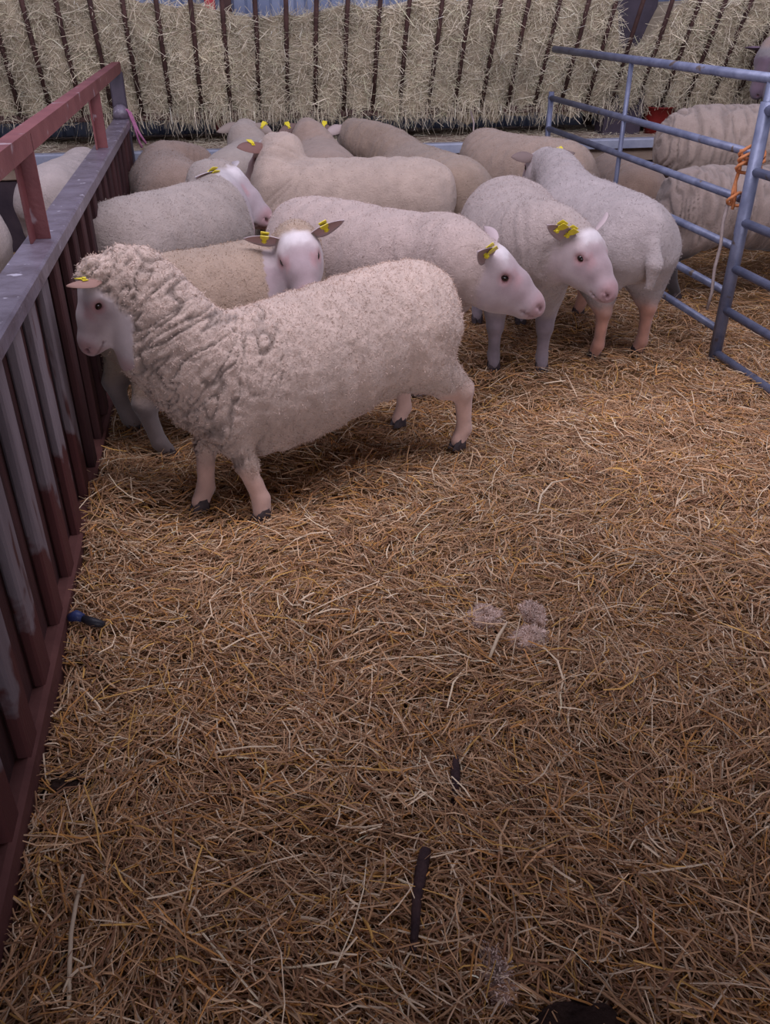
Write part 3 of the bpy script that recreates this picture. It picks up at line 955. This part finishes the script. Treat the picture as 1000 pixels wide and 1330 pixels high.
def fleece_tufts(root, V, N, wool, C, n, length, width):
    """fine wool ends standing off the fleece"""
    w = np.where(wool > 0.6, 1.0, 0.0)
    k = RNG.choice(len(V), n, p=w / w.sum())
    p = V[k] + RNG.normal(0, 0.003, (n, 3))
    d = N[k] * 0.8 + RNG.normal(0, 0.75, (n, 3))
    d /= np.linalg.norm(d, axis=1)[:, None]
    s = np.cross(d, RNG.normal(0, 1, (n, 3)))
    s /= np.linalg.norm(s, axis=1)[:, None]
    L = (length * RNG.uniform(0.4, 1.1, n))[:, None]
    wd = (width * RNG.uniform(0.6, 1.4, n))[:, None]
    T = np.stack([p - d * 0.003 - s * wd, p - d * 0.003 + s * wd, p + d * L * 0.6 + N[k] * 0.001 + s * wd * 0.6, p + d * L * 0.6 - s * wd * 0.6], 1).reshape(-1, 3)
    F = np.arange(4 * n).reshape(n, 4)
    Cc = np.repeat(C[k] * RNG.uniform(0.88, 1.04, (n, 1)), 4, 0)
    o = mesh_np('wool_ends', T, F, M['straw'], root, attrs={'Col': np.clip(Cc, 0, 0.95)})
    tag(o, kind='stuff')


def ear(root, H, RH, hs, poll, y, up, back, ntags, d):
    nu, nv = 9, 7
    L, W = 0.13 * d.get('earl', 1), 0.034 * d.get('earl', 1)
    # ear frame: along = outwards, a little back; face of the ear looks forward
    al = RH.T @ rotz(-math.radians(d['a'])) @ np.array(d['earw']) if 'earw' in d and y == 1 else np.array([-math.sin(back), y * math.cos(back) * math.cos(up), math.sin(up)])
    al /= np.linalg.norm(al)
    fwd = np.array([1.0, 0, -0.25]); fwd -= al * (fwd @ al); fwd /= np.linalg.norm(fwd)
    ver = np.cross(al, fwd) * y
    base = np.array([0.004, y * 0.058, -0.028])
    V = []
    for layer in (0, 1):
        for i in range(nu):
            u = i / (nu - 1)
            w = W * (math.sin(PI * min(0.12 + 0.88 * u, 1.0) ** 0.8) ** 0.7 if u < 1 else 0.05) * (1 if u > 0.15 else 0.75 + u)
            for j in range(nv):
                v = -1 + 2 * j / (nv - 1)
                cup = 0.30 * w * (v * v) * (1.2 - 0.5 * u)
                p = base + al * (L * u) + ver * (w * v) + fwd * (cup - 0.012 * u * u * 0 - layer * 0.005 * (1 - abs(v) ** 3 * 0.8)) - np.array([0, 0, 0.018 * u * u])
                V.append(poll + RH @ (p * hs))
    ix = np.arange(2 * nu * nv).reshape(2, nu, nv)
    q = lambda A: np.stack([A[:-1, :-1], A[1:, :-1], A[1:, 1:], A[:-1, 1:]], -1).reshape(-1, 4)
    F = [q(ix[0]), q(ix[1])[:, ::-1]]
    for e0, e1 in ((ix[0][:, 0], ix[1][:, 0]), (ix[1][:, -1], ix[0][:, -1]), (ix[0][-1], ix[1][-1])):
        F.append(np.stack([e0[:-1], e1[:-1], e1[1:], e0[1:]], 1))
    fc = np.array(lin(*d.get('face', (184, 166, 164))))
    inner = np.minimum(fc * 0.8, np.array(lin(176, 132, 128)))
    Cc = np.zeros((2 * nu * nv, 3))
    Cc[:] = fc
    uu = np.repeat(np.arange(nu), nv); vv = np.tile(np.arange(nv), nu)
    inn = (vv > 0) & (vv < nv - 1) & (uu < nu - 1)
    Cc[:nu * nv][inn] = inner
    if d.get('earcol'): Cc[:] = np.array(lin(*d['earcol']))[None] * (1 + 0.25 * (vv == 0) + 0.25 * (vv == nv - 1)).repeat(1)[np.arange(2 * nu * nv) % (nu * nv)][:, None]
    o = mesh_np('ear', np.array(V), np.concatenate(F), M['straw'], root, attrs={'Col': Cc})
    for k in range(ntags):
        u = (0.42 if ntags == 1 else 0.24) + 0.40 * k
        c = base + al * (L * u) + fwd * 0.004 - np.array([0, 0, 0.018 * u * u])
        mb = MB()
        prof = [(0.010, 0.009), (0.007, 0.0), (0.008, -0.009), (0.014, -0.015), (0.0155, -0.038), (0.013, -0.041)]
        pts = []
        for lay in (0, 1):
            for w_, z_ in prof:
                bow = 0.003 + 0.010 * (z_ / 0.05) ** 2
                for sg in (1, -1):
                    p = c + al * (w_ * sg) - ver * (-z_) * 1.0 + fwd * (bow + lay * 0.0022)
                    pts.append(poll + RH @ (p * hs))
        n = len(prof) * 2
        qd = []
        for a_ in range(len(prof) - 1):
            i0 = a_ * 2
            qd.append((i0, i0 + 1, i0 + 3, i0 + 2)); qd.append((n + i0, n + i0 + 2, n + i0 + 3, n + i0 + 1))
            qd.append((i0, i0 + 2, n + i0 + 2, n + i0)); qd.append((i0 + 1, n + i0 + 1, n + i0 + 3, i0 + 3))
        qd += [(0, n, n + 1, 1), (n - 2, n - 1, 2 * n - 1, 2 * n - 2)]
        mb.add(pts, qd)
        mb.add([p_ + RH @ (-fwd * 0.016 * hs) for p_ in pts], qd)
        mb.tube([poll + RH @ ((c - fwd * 0.019) * hs), poll + RH @ ((c + fwd * 0.012) * hs)], 0.0065 * hs, 8)
        mb.build('ear_tag', M['tag_yellow'], o)


# ---------------------------------------------------------------- left panel
def build_panel():
    root = empty('slatted_panel', (-0.56, 3.4, 0))
    tag(root, 'tall slatted pen panel of brown and grey boards under a red guard rail, at left', 'panel')
    ox, oy = -0.56, 3.4
    loc = lambda p: (p[0] - ox, p[1] - oy, p[2])
    def bx(name, a, b, mat, ch=0.004, label=None):
        mb = MB(); mb.box(np.array(loc(a)), np.array(loc(b)), ch)
        o = mb.build(name, mat, root)
        if label: tag(o, label)
        return o
    y0, y1 = 0.55, 6.36
    # boards: proud ones and set-back ones in turn, tops under the cap
    y = y0
    k = 0
    while y < y1 - 0.05:
        w = (0.085 if k % 2 == 0 else 0.135) + random.uniform(-0.006, 0.006)
        if k % 2 == 0:
            bx('board', (-0.566, y, 0.03), (-0.536 + random.uniform(-.002, .002), y + w, 0.872), M['board_grey'] if y < 2.7 else M['board_brown'], 0.006)
        else:
            bx('board', (-0.592, y - 0.034, 0.03), (-0.5665 - random.uniform(0, .0005), y + w + 0.034, 0.872), M['board_brown'], 0.004)
        y += w + 0.007
        k += 1
    # cap: a folded channel
    mb = MB()
    prof = [(-0.635, 0.845), (-0.635, 0.885), (-0.628, 0.892), (-0.532, 0.892), (-0.525, 0.885), (-0.525, 0.845), (-0.529, 0.845), (-0.529, 0.876), (-0.631, 0.876), (-0.631, 0.845)]
    V = [loc((px, yy, pz)) for yy in (y0, y1) for px, pz in prof]
    m = len(prof)
    mb.add(V, [(i, (i + 1) % m, m + (i + 1) % m, m + i) for i in range(m)])
    mb.build('cap_channel', M['cap'], root)
    bx('bottom_rail', (-0.60, y0, -0.03), (-0.528, y1, 0.10), M['skirt'], 0.012, 'muddy red-brown bottom board')
    # guard rail: angle section
    mb = MB()
    prof = [(-0.60, 1.215), (-0.548, 1.215), (-0.548, 1.155), (-0.556, 1.155), (-0.556, 1.207), (-0.60, 1.207)]
    V = [loc((px, yy, pz)) for yy in (y0, 6.42) for px, pz in prof]
    m = len(prof)
    mb.add(V, [(i, (i + 1) % m, m + (i + 1) % m, m + i) for i in range(m)] + [(5, 4, 1, 0), (4, 3, 2, 1), (6, 7, 10, 11), (7, 8, 9, 10)])
    mb.build('guard_rail', M['red_paint'], root)
    for yy in (0.9, 2.93, 4.95):
        mb = MB()
        mb.box(np.array(loc((-0.602, yy - 0.036, 0.892))), np.array(loc((-0.594, yy + 0.036, 1.207))), 0.001)
        mb.box(np.array(loc((-0.602, yy + 0.028, 0.892))), np.array(loc((-0.548, yy + 0.036, 1.207))), 0.001)
        mb.build('upright', M['red_paint'], root)
    bx('end_post', (-0.63, 6.36, -0.02), (-0.54, 6.43, 1.16), M['dark_steel'], 0.008)
    mb = MB()
    mb.tube([loc((-0.58, 6.26, 0.896)), loc((-0.58, 6.30, 0.93)), loc((-0.58, 6.36, 0.94))], [0.05, 0.05, 0.04], 10)
    mb.build('end_cap', M['cap'], root, sm=True)


build_panel()

# ---------------------------------------------------------------- trough, hay rack
def build_trough():
    root = empty('feed_trough', (1.0, 6.9, 0))
    tag(root, 'long raised feed trough with a pale dusty ledge and dark front along the back', 'trough')
    def bx(name, a, b, mat, ch=0.006):
        mb = MB(); mb.box(np.array(a) - np.array((1.0, 6.9, 0)), np.array(b) - np.array((1.0, 6.9, 0)), ch)
        return mb.build(name, mat, root)
    bx('ledge', (-3.6, 6.50, 0.50), (6.2, 7.62, 0.63), M['concrete'])
    x = -3.6
    while x < 6.1:
        bx('front_board', (x + 0.004, 6.52, -0.02), (x + 1.396, 6.575, 0.50), M['trough_front'], 0.008)
        x += 1.4
    mb = MB()
    prof = [(6.455, 0.60), (6.455, 0.655), (6.462, 0.665), (6.53, 0.665), (6.537, 0.655), (6.537, 0.60)]
    m = len(prof)
    mb.add([(xx - 1.0, py - 6.9, pz) for xx in (-3.6, 6.2) for py, pz in prof], [(i, (i + 1) % m, m + (i + 1) % m, m + i) for i in range(m)] + [(0, 1, 2, 5), (2, 3, 4, 5), (6, 11, 8, 7), (8, 11, 10, 9)])
    mb.build('edge_rail', M['trough_edge'], root)


build_trough()
TILT = math.radians(26)
RB = np.array([0, 6.97, 0.84])         # foot of the rack bars
RD = np.array([0, -math.sin(TILT), math.cos(TILT)])


def build_rack():
    root = empty('hay_rack', (0.9, 6.97, 0.66))
    tag(root, 'long sloping hay rack of rusty dark bars along the back wall', 'hay rack')
    o0 = np.array((0.9, 6.97, 0.66))
    top = 1.15
    x = -2.6
    while x < 5.6:
        mb = MB()
        p0 = np.array([x, 0, 0]) + RB - o0
        p1 = p0 + RD * top
        mid = (p0 + p1) / 2 + np.array([random.uniform(-.012, .012), random.uniform(-.006, .006), 0])
        mb.tube([p0, mid, p1], 0.0165, 8)
        mb.build('bar', M['rack_bar'], root, sm=True)
        x += 0.212 + random.uniform(-0.006, 0.006)
    for t, nm in ((-0.01, 'bottom_rail'), (top, 'top_rail')):
        p = RB + RD * t - o0
        mb = MB()
        mb.box(np.array([-3.6, p[1] - 0.02, p[2] - 0.025]), np.array([4.8, p[1] + 0.02, p[2] + 0.025]), 0.004)
        mb.build(nm, M['rack_bar'], root)
    for xx in (-2.7, 0.2, 3.2, 5.6):
        mb = MB()
        mb.box(np.array([xx - 0.03, 7.55, 0.63]) - o0, np.array([xx + 0.03, 7.61, 1.95]) - o0, 0.004)
        mb.build('rack_post', M['rack_bar'], root)
        for tt in (0.0, top):
            p = RB + RD * tt
            mb = MB(); mb.tube([np.array([xx, p[1], p[2]]) - o0, np.array([xx, 7.58, p[2]]) - o0], 0.014, 8)
            mb.build('strut', M['rack_bar'], root)


build_rack()
HAY_PAL = [(212, 204, 180), (198, 188, 164), (222, 212, 190), (234, 226, 204), (182, 168, 148), (200, 198, 168)]
HAY_W = [5, 4, 4, 2, 2.5, 2]


def hay_top(x):
    q = np.stack([x * 1.3, np.zeros_like(x), np.zeros_like(x)], 1)
    t = 0.70 + 0.10 * vnoise(q, 71)
    hole = np.exp(-((x - 0.42) / 0.75) ** 2)
    dip = np.exp(-((x - 3.17) / 0.19) ** 4)
    return np.maximum(t, 0.80) * (1 - hole) + 0.69 * hole - 0.36 * dip + 0.03 * vnoise(q * 6, 72)


def hay_front(x, t):
    """depth of the hay face from the bar plane (negative = out between the bars)"""
    q = np.stack([x * 7, t * 5, np.zeros_like(x)], 1)
    n = 0.028 * fbm(q, 73, 3)
    r = np.abs(((x + 2.6) / 0.212 + 0.5) % 1 - 0.5) * 2     # 0 at a bar
    return 0.040 - 0.042 * r + n - 0.03 * smooth(0.25, 0.0, t) * r


def build_hay():
    nx, nt = 620, 60
    xs = np.linspace(-2.55, 5.5, nx)
    top = hay_top(xs)
    X = np.repeat(xs, nt)
    tt = np.tile(np.linspace(0, 1, nt), nx)
    q = np.stack([X * 4.2, np.zeros_like(X), np.zeros_like(X)], 1)
    low = -0.05 + 0.07 * vnoise(q, 75) + 0.04 * vnoise(q * 4, 76)
    T = low + (np.repeat(top, nt) - low) * tt
    dep = hay_front(X, T)
    nrm = np.array([0, math.cos(TILT), math.sin(TILT)])
    Vf = np.stack([X, np.zeros_like(X), np.zeros_like(X)], 1) + RB + T[:, None] * RD + dep[:, None] * nrm
    Vb = Vf.copy()
    Vb[:, 1] = 7.52
    Vb[:, 2] = np.where(tt > 0.5, Vb[:, 2] - 0.02, Vb[:, 2] + 0.02)
    i = np.arange(nx * nt).reshape(nx, nt)
    q4 = lambda A: np.stack([A[:-1, :-1], A[1:, :-1], A[1:, 1:], A[:-1, 1:]], -1).reshape(-1, 4)
    F = [q4(i), q4(i + nx * nt)[:, ::-1]]
    for e in (i[:, 0], i[:, -1], i[0], i[-1]):
        F.append(np.stack([e[:-1], e[1:], e[1:] + nx * nt, e[:-1] + nx * nt], 1))
    V = np.concatenate([Vf, Vb])
    n = len(V)
    C = np.array(lin(170, 158, 136))[None] * (1 + 0.25 * vnoise(V * 30, 77))[:, None]
    # loose stems on its face
    m = 52000
    x = RNG.uniform(-2.55, 5.5, m)
    t = RNG.uniform(0, 1, m)
    lo = -0.04
    T2 = lo + (hay_top(x) - lo) * t
    d2 = hay_front(x, T2) - RNG.normal(-0.003, 0.015, m)
    pos = np.stack([x, np.zeros(m), np.zeros(m)], 1) + RB + T2[:, None] * RD + d2[:, None] * nrm
    az = RNG.normal(0, 0.9, m) + np.where(RNG.random(m) < 0.5, 0, PI)
    pit = RNG.normal(0, 0.75, m)
    L = np.clip(RNG.lognormal(math.log(0.11), 0.5, m), 0.03, 0.34)
    W = np.clip(RNG.normal(0.0030, 0.001, m), 0.0012, 0.006)
    bend = RNG.normal(0, 0.5, (m, 2))
    col = pick_colors(m, HAY_PAL, HAY_W)
    col *= (1 + 0.22 * vnoise(np.stack([x * 2.2, T2 * 3, np.zeros(m)], 1), 91) + 0.12 * vnoise(np.stack([x * 9, T2 * 9, np.zeros(m)], 1), 92))[:, None]
    V1, F1, C1 = blades(m, pos, az, pit, L, W, bend, col, roll=RNG.uniform(-1, 1, m) + PI / 2)
    # stems hanging from the lower edge
    h = 5200
    x = RNG.uniform(-2.5, 5.4, h)
    keep = RNG.random(h) < smooth(-0.5, 0.5, vnoise(np.stack([x * 4.2, np.zeros(h), np.zeros(h)], 1), 79)) + 0.15
    x = x[keep]; h = len(x)
    L = np.clip(RNG.lognormal(math.log(0.11), 0.4, h), 0.03, 0.30)
    y = 6.97 + RNG.normal(-0.01, 0.06, h)
    z = 0.85 - 0.30 * L + RNG.uniform(-0.02, 0.05, h)
    V3, F3, C3 = blades(h, np.stack([x, y, z], 1), RNG.uniform(0, 2 * PI, h), -PI / 2 + RNG.normal(0, 0.3, h), L,
                        np.clip(RNG.normal(0.0032, 0.001, h), 0.0015, 0.006), RNG.normal(0, 0.5, (h, 2)), pick_colors(h, HAY_PAL, HAY_W))
    VV = np.concatenate([V, V1, V3])
    FF = np.concatenate(F + [F1 + n, F3 + n + len(V1)])
    o = mesh_np('hay', VV, FF, M['hay'], smooth_sh=False, attrs={'Col': np.concatenate([C, C1, C3])})
    tag(o, 'thick greenish tan hay packed behind the bars of the rack', 'hay', kind='stuff')
    # chaff fallen on the ledge
    k = 9000
    x = RNG.uniform(-2.6, 5.6, k); y = 6.55 + 1.0 * RNG.beta(1.4, 1.4, k)
    w_ = vnoise(np.stack([x * 3, y * 3, np.zeros(k)], 1), 80)
    ok = RNG.random(k) < 0.35 + 0.6 * (w_ > 0) * smooth(6.55, 6.8, y)
    x, y = x[ok], y[ok]; k = len(x)
    V4, F4, C4 = blades(k, np.stack([x, y, 0.633 + RNG.random(k) * 0.02], 1), RNG.uniform(0, 2 * PI, k), RNG.normal(0, 0.1, k),
                        np.clip(RNG.lognormal(math.log(0.07), 0.4, k), 0.02, 0.2), np.clip(RNG.normal(0.003, 0.001, k), 0.0012, 0.006),
                        RNG.normal(0, 0.4, (k, 2)), pick_colors(k, HAY_PAL, HAY_W))
    o = mesh_np('fallen_hay', V4, F4, M['hay'], smooth_sh=False, attrs={'Col': C4})
    tag(o, 'loose wisps of fallen hay lying on the pale trough ledge', 'hay', kind='stuff')


build_hay()
mb = MB(); mb.box(np.array((3.08, 6.95, 0.60)), np.array((3.40, 7.14, 2.6)), 0.012)
tag(mb.build('post', M['dark_steel']), 'thick dark steel barn post standing in the hay rack at upper right', 'post')

mb = MB()
mb.box(np.array((0.03, 7.62, 0.63)), np.array((0.11, 7.70, 2.2)), 0.008)
tag(mb.build('pole', M['red_bright']), 'bright red pole glimpsed above the hay against the blue cladding', 'pole')

# red bucket under the rack behind the gate
def bucket():
    root = empty('bucket', (3.56, 7.0, 0.63))
    tag(root, 'dark red feed bucket under the hay behind the gate', 'bucket')
    n = 20
    V = []
    prof = [(0.0, 0.0), (0.10, 0.0), (0.115, 0.10), (0.125, 0.2), (0.132, 0.2), (0.132, 0.19), (0.12, 0.19), (0.11, 0.1), (0.095, 0.01), (0.0, 0.01)]
    mb = MB()
    for r, z in prof:
        V += [(r * math.cos(2 * PI * k / n), r * math.sin(2 * PI * k / n), z) for k in range(n)]
    mb.add(V, [(i * n + k, i * n + (k + 1) % n, (i + 1) * n + (k + 1) % n, (i + 1) * n + k) for i in range(len(prof) - 1) for k in range(n)])
    mb.build('pail', M['red_dark'], root, sm=True)
    mb = MB(); mb.tube([(0.128 * math.cos(a), 0.02, 0.18 - 0.09 * math.sin(a)) for a in np.linspace(0, PI, 12)], 0.004, 6)
    mb.build('handle', M['dark_steel'], root, sm=True)


bucket()

# ---------------------------------------------------------------- gates
def gate(name, label, X, ya, yb, rails, z0, ztop, uprights, r=0.019):
    root = empty(name, (X, ya, 0))
    tag(root, label, 'gate', 'tubular gates at the right')
    for z in rails:
        mb = MB(); mb.tube([(0, 0, z), (0, yb - ya, z)], r if z != max(rails) else r * 1.15, 12)
        mb.build('rail', M['galv'], root, sm=True)
    for yy, rr, zt in uprights:
        mb = MB(); mb.tube([(0, yy - ya, z0), (0, yy - ya, zt)], rr, 12)
        mb.build('upright', M['galv'], root, sm=True)
    return root


g1 = gate('gate', 'blue grey tubular gate with five rails running to the back trough', 2.40, 3.715, 6.40, [0.14, 0.33, 0.545, 0.76, 0.96, 1.265], 0.02, 1.265,
          [(6.38, 0.02, 1.0), (5.14, 0.014, 1.265), (3.728, 0.018, 1.265)])
g2 = gate('gate', 'nearer blue grey tubular gate leaving the frame at right, with a thick upright tube', 2.36, 1.5, 3.66, [0.05, 0.27, 0.47, 0.68, 0.9, 1.15], 0.0, 1.17,
          [(3.66, 0.030, 1.18), (1.5, 0.03, 1.18)], r=0.02)

# ties
def tie(name, label, pts_list, rad, mat, cat):
    mb = MB()
    for pts in pts_list: mb.tube(pts, rad, 7)
    return tag(mb.build(name, mat, None, sm=True), label, cat)


def loop(cx, cy, cz, rx, rz, n=14, yw=0.02):
    return [(cx + rx * math.cos(a), cy + yw * math.sin(2 * a), cz + rz * math.sin(a)) for a in np.linspace(0, 2 * PI, n)]


tie('orange_twine', 'orange baler twine tying the two gates together', [
    loop(2.375, 3.72, 0.97, 0.06, 0.03), loop(2.375, 3.715, 0.945, 0.06, 0.025), loop(2.375, 3.725, 0.91, 0.058, 0.03),
    [(2.33, 3.74, 0.98), (2.345, 3.745, 0.90), (2.34, 3.75, 0.84), (2.35, 3.745, 0.77), (2.345, 3.74, 0.72)],
    [(2.345, 3.755, 0.96), (2.35, 3.76, 0.88), (2.335, 3.75, 0.80), (2.34, 3.75, 0.745)], loop(2.36, 3.74, 0.765, 0.045, 0.028)], 0.0075, M['orange_twine'], 'twine')
tie('white_rope', 'dirty white rope hanging down beside the gate upright', [
    [(2.335, 3.765, 0.755), (2.33, 3.77, 0.66), (2.335, 3.76, 0.55), (2.33, 3.765, 0.44), (2.335, 3.755, 0.33), (2.33, 3.76, 0.24)]], 0.008, M['white_rope'], 'rope')
tie('pale_twine', 'thin pale twine dangling from the hay in front of the trough', [
    [(1.872, 6.60, 0.86), (1.858, 6.45, 0.80), (1.848, 6.42, 0.74), (1.868, 6.42, 0.675), (1.876, 6.42, 0.61), (1.845, 6.42, 0.52)]], 0.006, M['white_rope'], 'twine')
tie('pink_twine', 'pink baler twine knotted on the far end of the panel', [
    [(-0.62, 6.31, 0.945), (-0.56, 6.29, 0.955), (-0.515, 6.27, 0.93), (-0.50, 6.26, 0.88), (-0.48, 6.25, 0.82), (-0.455, 6.25, 0.76)],
    [(-0.60, 6.33, 0.95), (-0.53, 6.27, 0.945), (-0.508, 6.26, 0.87), (-0.47, 6.24, 0.80), (-0.44, 6.24, 0.745)],
    [(-0.515, 6.27, 0.92), (-0.50, 6.25, 0.84), (-0.485, 6.25, 0.76), (-0.47, 6.25, 0.72)]], 0.008, M['pink_twine'], 'twine')

# ---------------------------------------------------------------- the flock
for i, d in enumerate(SHEEP):
    build_sheep(i, d)

# ---------------------------------------------------------------- small things in the straw
def lump(name, label, cat, c, r, mat, seed, n=22, sq=(1, 1, 1), rot=0.0):
    u, v = np.meshgrid(np.linspace(0, PI, n), np.linspace(0, 2 * PI, 2 * n + 1)[:-1], indexing='ij')
    p = np.stack([np.sin(u) * np.cos(v), np.sin(u) * np.sin(v), np.cos(u)], -1).reshape(-1, 3)
    k = 1 + 0.22 * fbm(p * 2.6 + seed, seed, 3)
    p = p * k[:, None] * np.array(sq) * r
    R = rotz(rot)
    p = p @ R.T + np.array(c)
    ix = np.arange(n * 2 * n).reshape(n, 2 * n)
    f = np.stack([ix[:-1], ix[1:], np.roll(ix[1:], -1, 1), np.roll(ix[:-1], -1, 1)], -1).reshape(-1, 4)
    o = tag(mesh_np(name, p, f, mat), label, cat)
    if cat == 'clump':
        o['group'] = 'pale clumps in the straw'
        nn = (p - np.array(c)) / np.linalg.norm(p - np.array(c), axis=1)[:, None]
        cc = np.array(lin(222, 200, 188))[None] * (1 + 0.25 * vnoise(p * 60, 90))[:, None]
        fleece_tufts(o, p, nn, np.ones(len(p)), cc, 3500, 0.012, 0.0011)
    return o


lump('wool_clump', 'pale lump lying in the straw mid pen, left of a taller pale lump', 'clump', (0.635, 1.845, 0.022), 0.046, M['dung'], 3, sq=(1.1, 1, 0.8))
lump('wool_clump', 'tall pale rounded lump in the straw, right of its smaller neighbour', 'clump', (0.775, 1.83, 0.024), 0.042, M['dung'], 5, sq=(0.75, 1.3, 0.9))
lump('wool_clump', 'low pale lump in the straw just in front of the tall one', 'clump', (0.735, 1.735, 0.016), 0.05, M['dung'], 8, sq=(1.15, 0.9, 0.7))
lump('wool_clump', 'pale oval clump in the straw near the bottom edge', 'clump', (0.365, 0.835, 0.02), 0.036, M['dung'], 11, sq=(0.75, 1.7, 0.7))
lump('dung', 'dark dung patch in the straw beside the panel foot', 'dung', (-0.455, 1.435, 0.022), 0.05, M['dark_dung'], 13, sq=(1.2, 0.9, 0.5))


lump('dark_shape', 'unidentified dark shape at the bottom edge right of centre', 'dark_shape', (0.47, 0.675, 0.03), 0.11, M['dark_dung'], 17, sq=(1.0, 0.75, 0.25))  # unidentified dark shape, filled in with a flat dark lump


def rod(name, label, cat, pts, rad, mat, n=8):
    mb = MB(); mb.tube(pts, rad, n)
    return tag(mb.build(name, mat, None, sm=True), label, cat)


rod('stick', 'dark smooth stick lying in the straw at the bottom middle', 'stick', [(0.292, 1.105, 0.045), (0.275, 1.065, 0.047), (0.250, 1.00, 0.045), (0.235, 0.945, 0.042), (0.222, 0.905, 0.036)], [0.012, 0.0135, 0.010, 0.0085, 0.007], M['stick'])
rod('twig', 'rough dark twig half buried in the straw above the stick', 'stick', [(0.425, 1.36, 0.020), (0.41, 1.31, 0.027), (0.40, 1.27, 0.025), (0.385, 1.225, 0.016)], [0.007, 0.012, 0.011, 0.006], M['stick'])
rod('stalk', 'long pale stalk lying on the straw near the lower left corner', 'stalk', [(-0.395, 1.165, 0.058), (-0.40, 1.10, 0.062), (-0.402, 1.04, 0.06), (-0.398, 0.98, 0.055), (-0.392, 0.91, 0.045)], [0.0035, 0.0042, 0.0045, 0.0045, 0.004], M['stalk'], 7)['group'] = 'pale stalks on the straw'
rod('stalk', 'bent bright stalk standing out of the straw before the tall pale lump', 'stalk', [(0.60, 1.675, 0.03), (0.64, 1.73, 0.055), (0.685, 1.79, 0.05)], [0.0045, 0.005, 0.003], M['stalk'], 7)['group'] = 'pale stalks on the straw'
rod('stalk', 'thin bright curved stalk on the straw right of the rams hind leg', 'stalk', [(0.975, 2.36, 0.04), (1.02, 2.45, 0.055), (1.09, 2.53, 0.055), (1.17, 2.56, 0.045)], [0.003, 0.0035, 0.0035, 0.003], M['stalk'], 7)['group'] = 'pale stalks on the straw'


def tape():
    root = empty('plastic_clip', (-0.485, 1.99, 0.068))
    tag(root, 'small blue and black plastic clip on the straw by the panel foot', 'clip')
    mb = MB()
    mb.tube([(-0.035, 0.01, 0.01), (-0.015, 0.004, 0.02), (0.002, -0.004, 0.015)], [0.012, 0.016, 0.012], 10)
    mb.build('clip_head', M['blue'], root, sm=True)
    mb = MB(); mb.tube([(0.0, -0.003, 0.014), (0.03, -0.02, 0.008), (0.06, -0.03, 0.004)], [0.010, 0.014, 0.009], 10)
    mb.build('clip_tail', M['black_plastic'], root, sm=True)


tape()
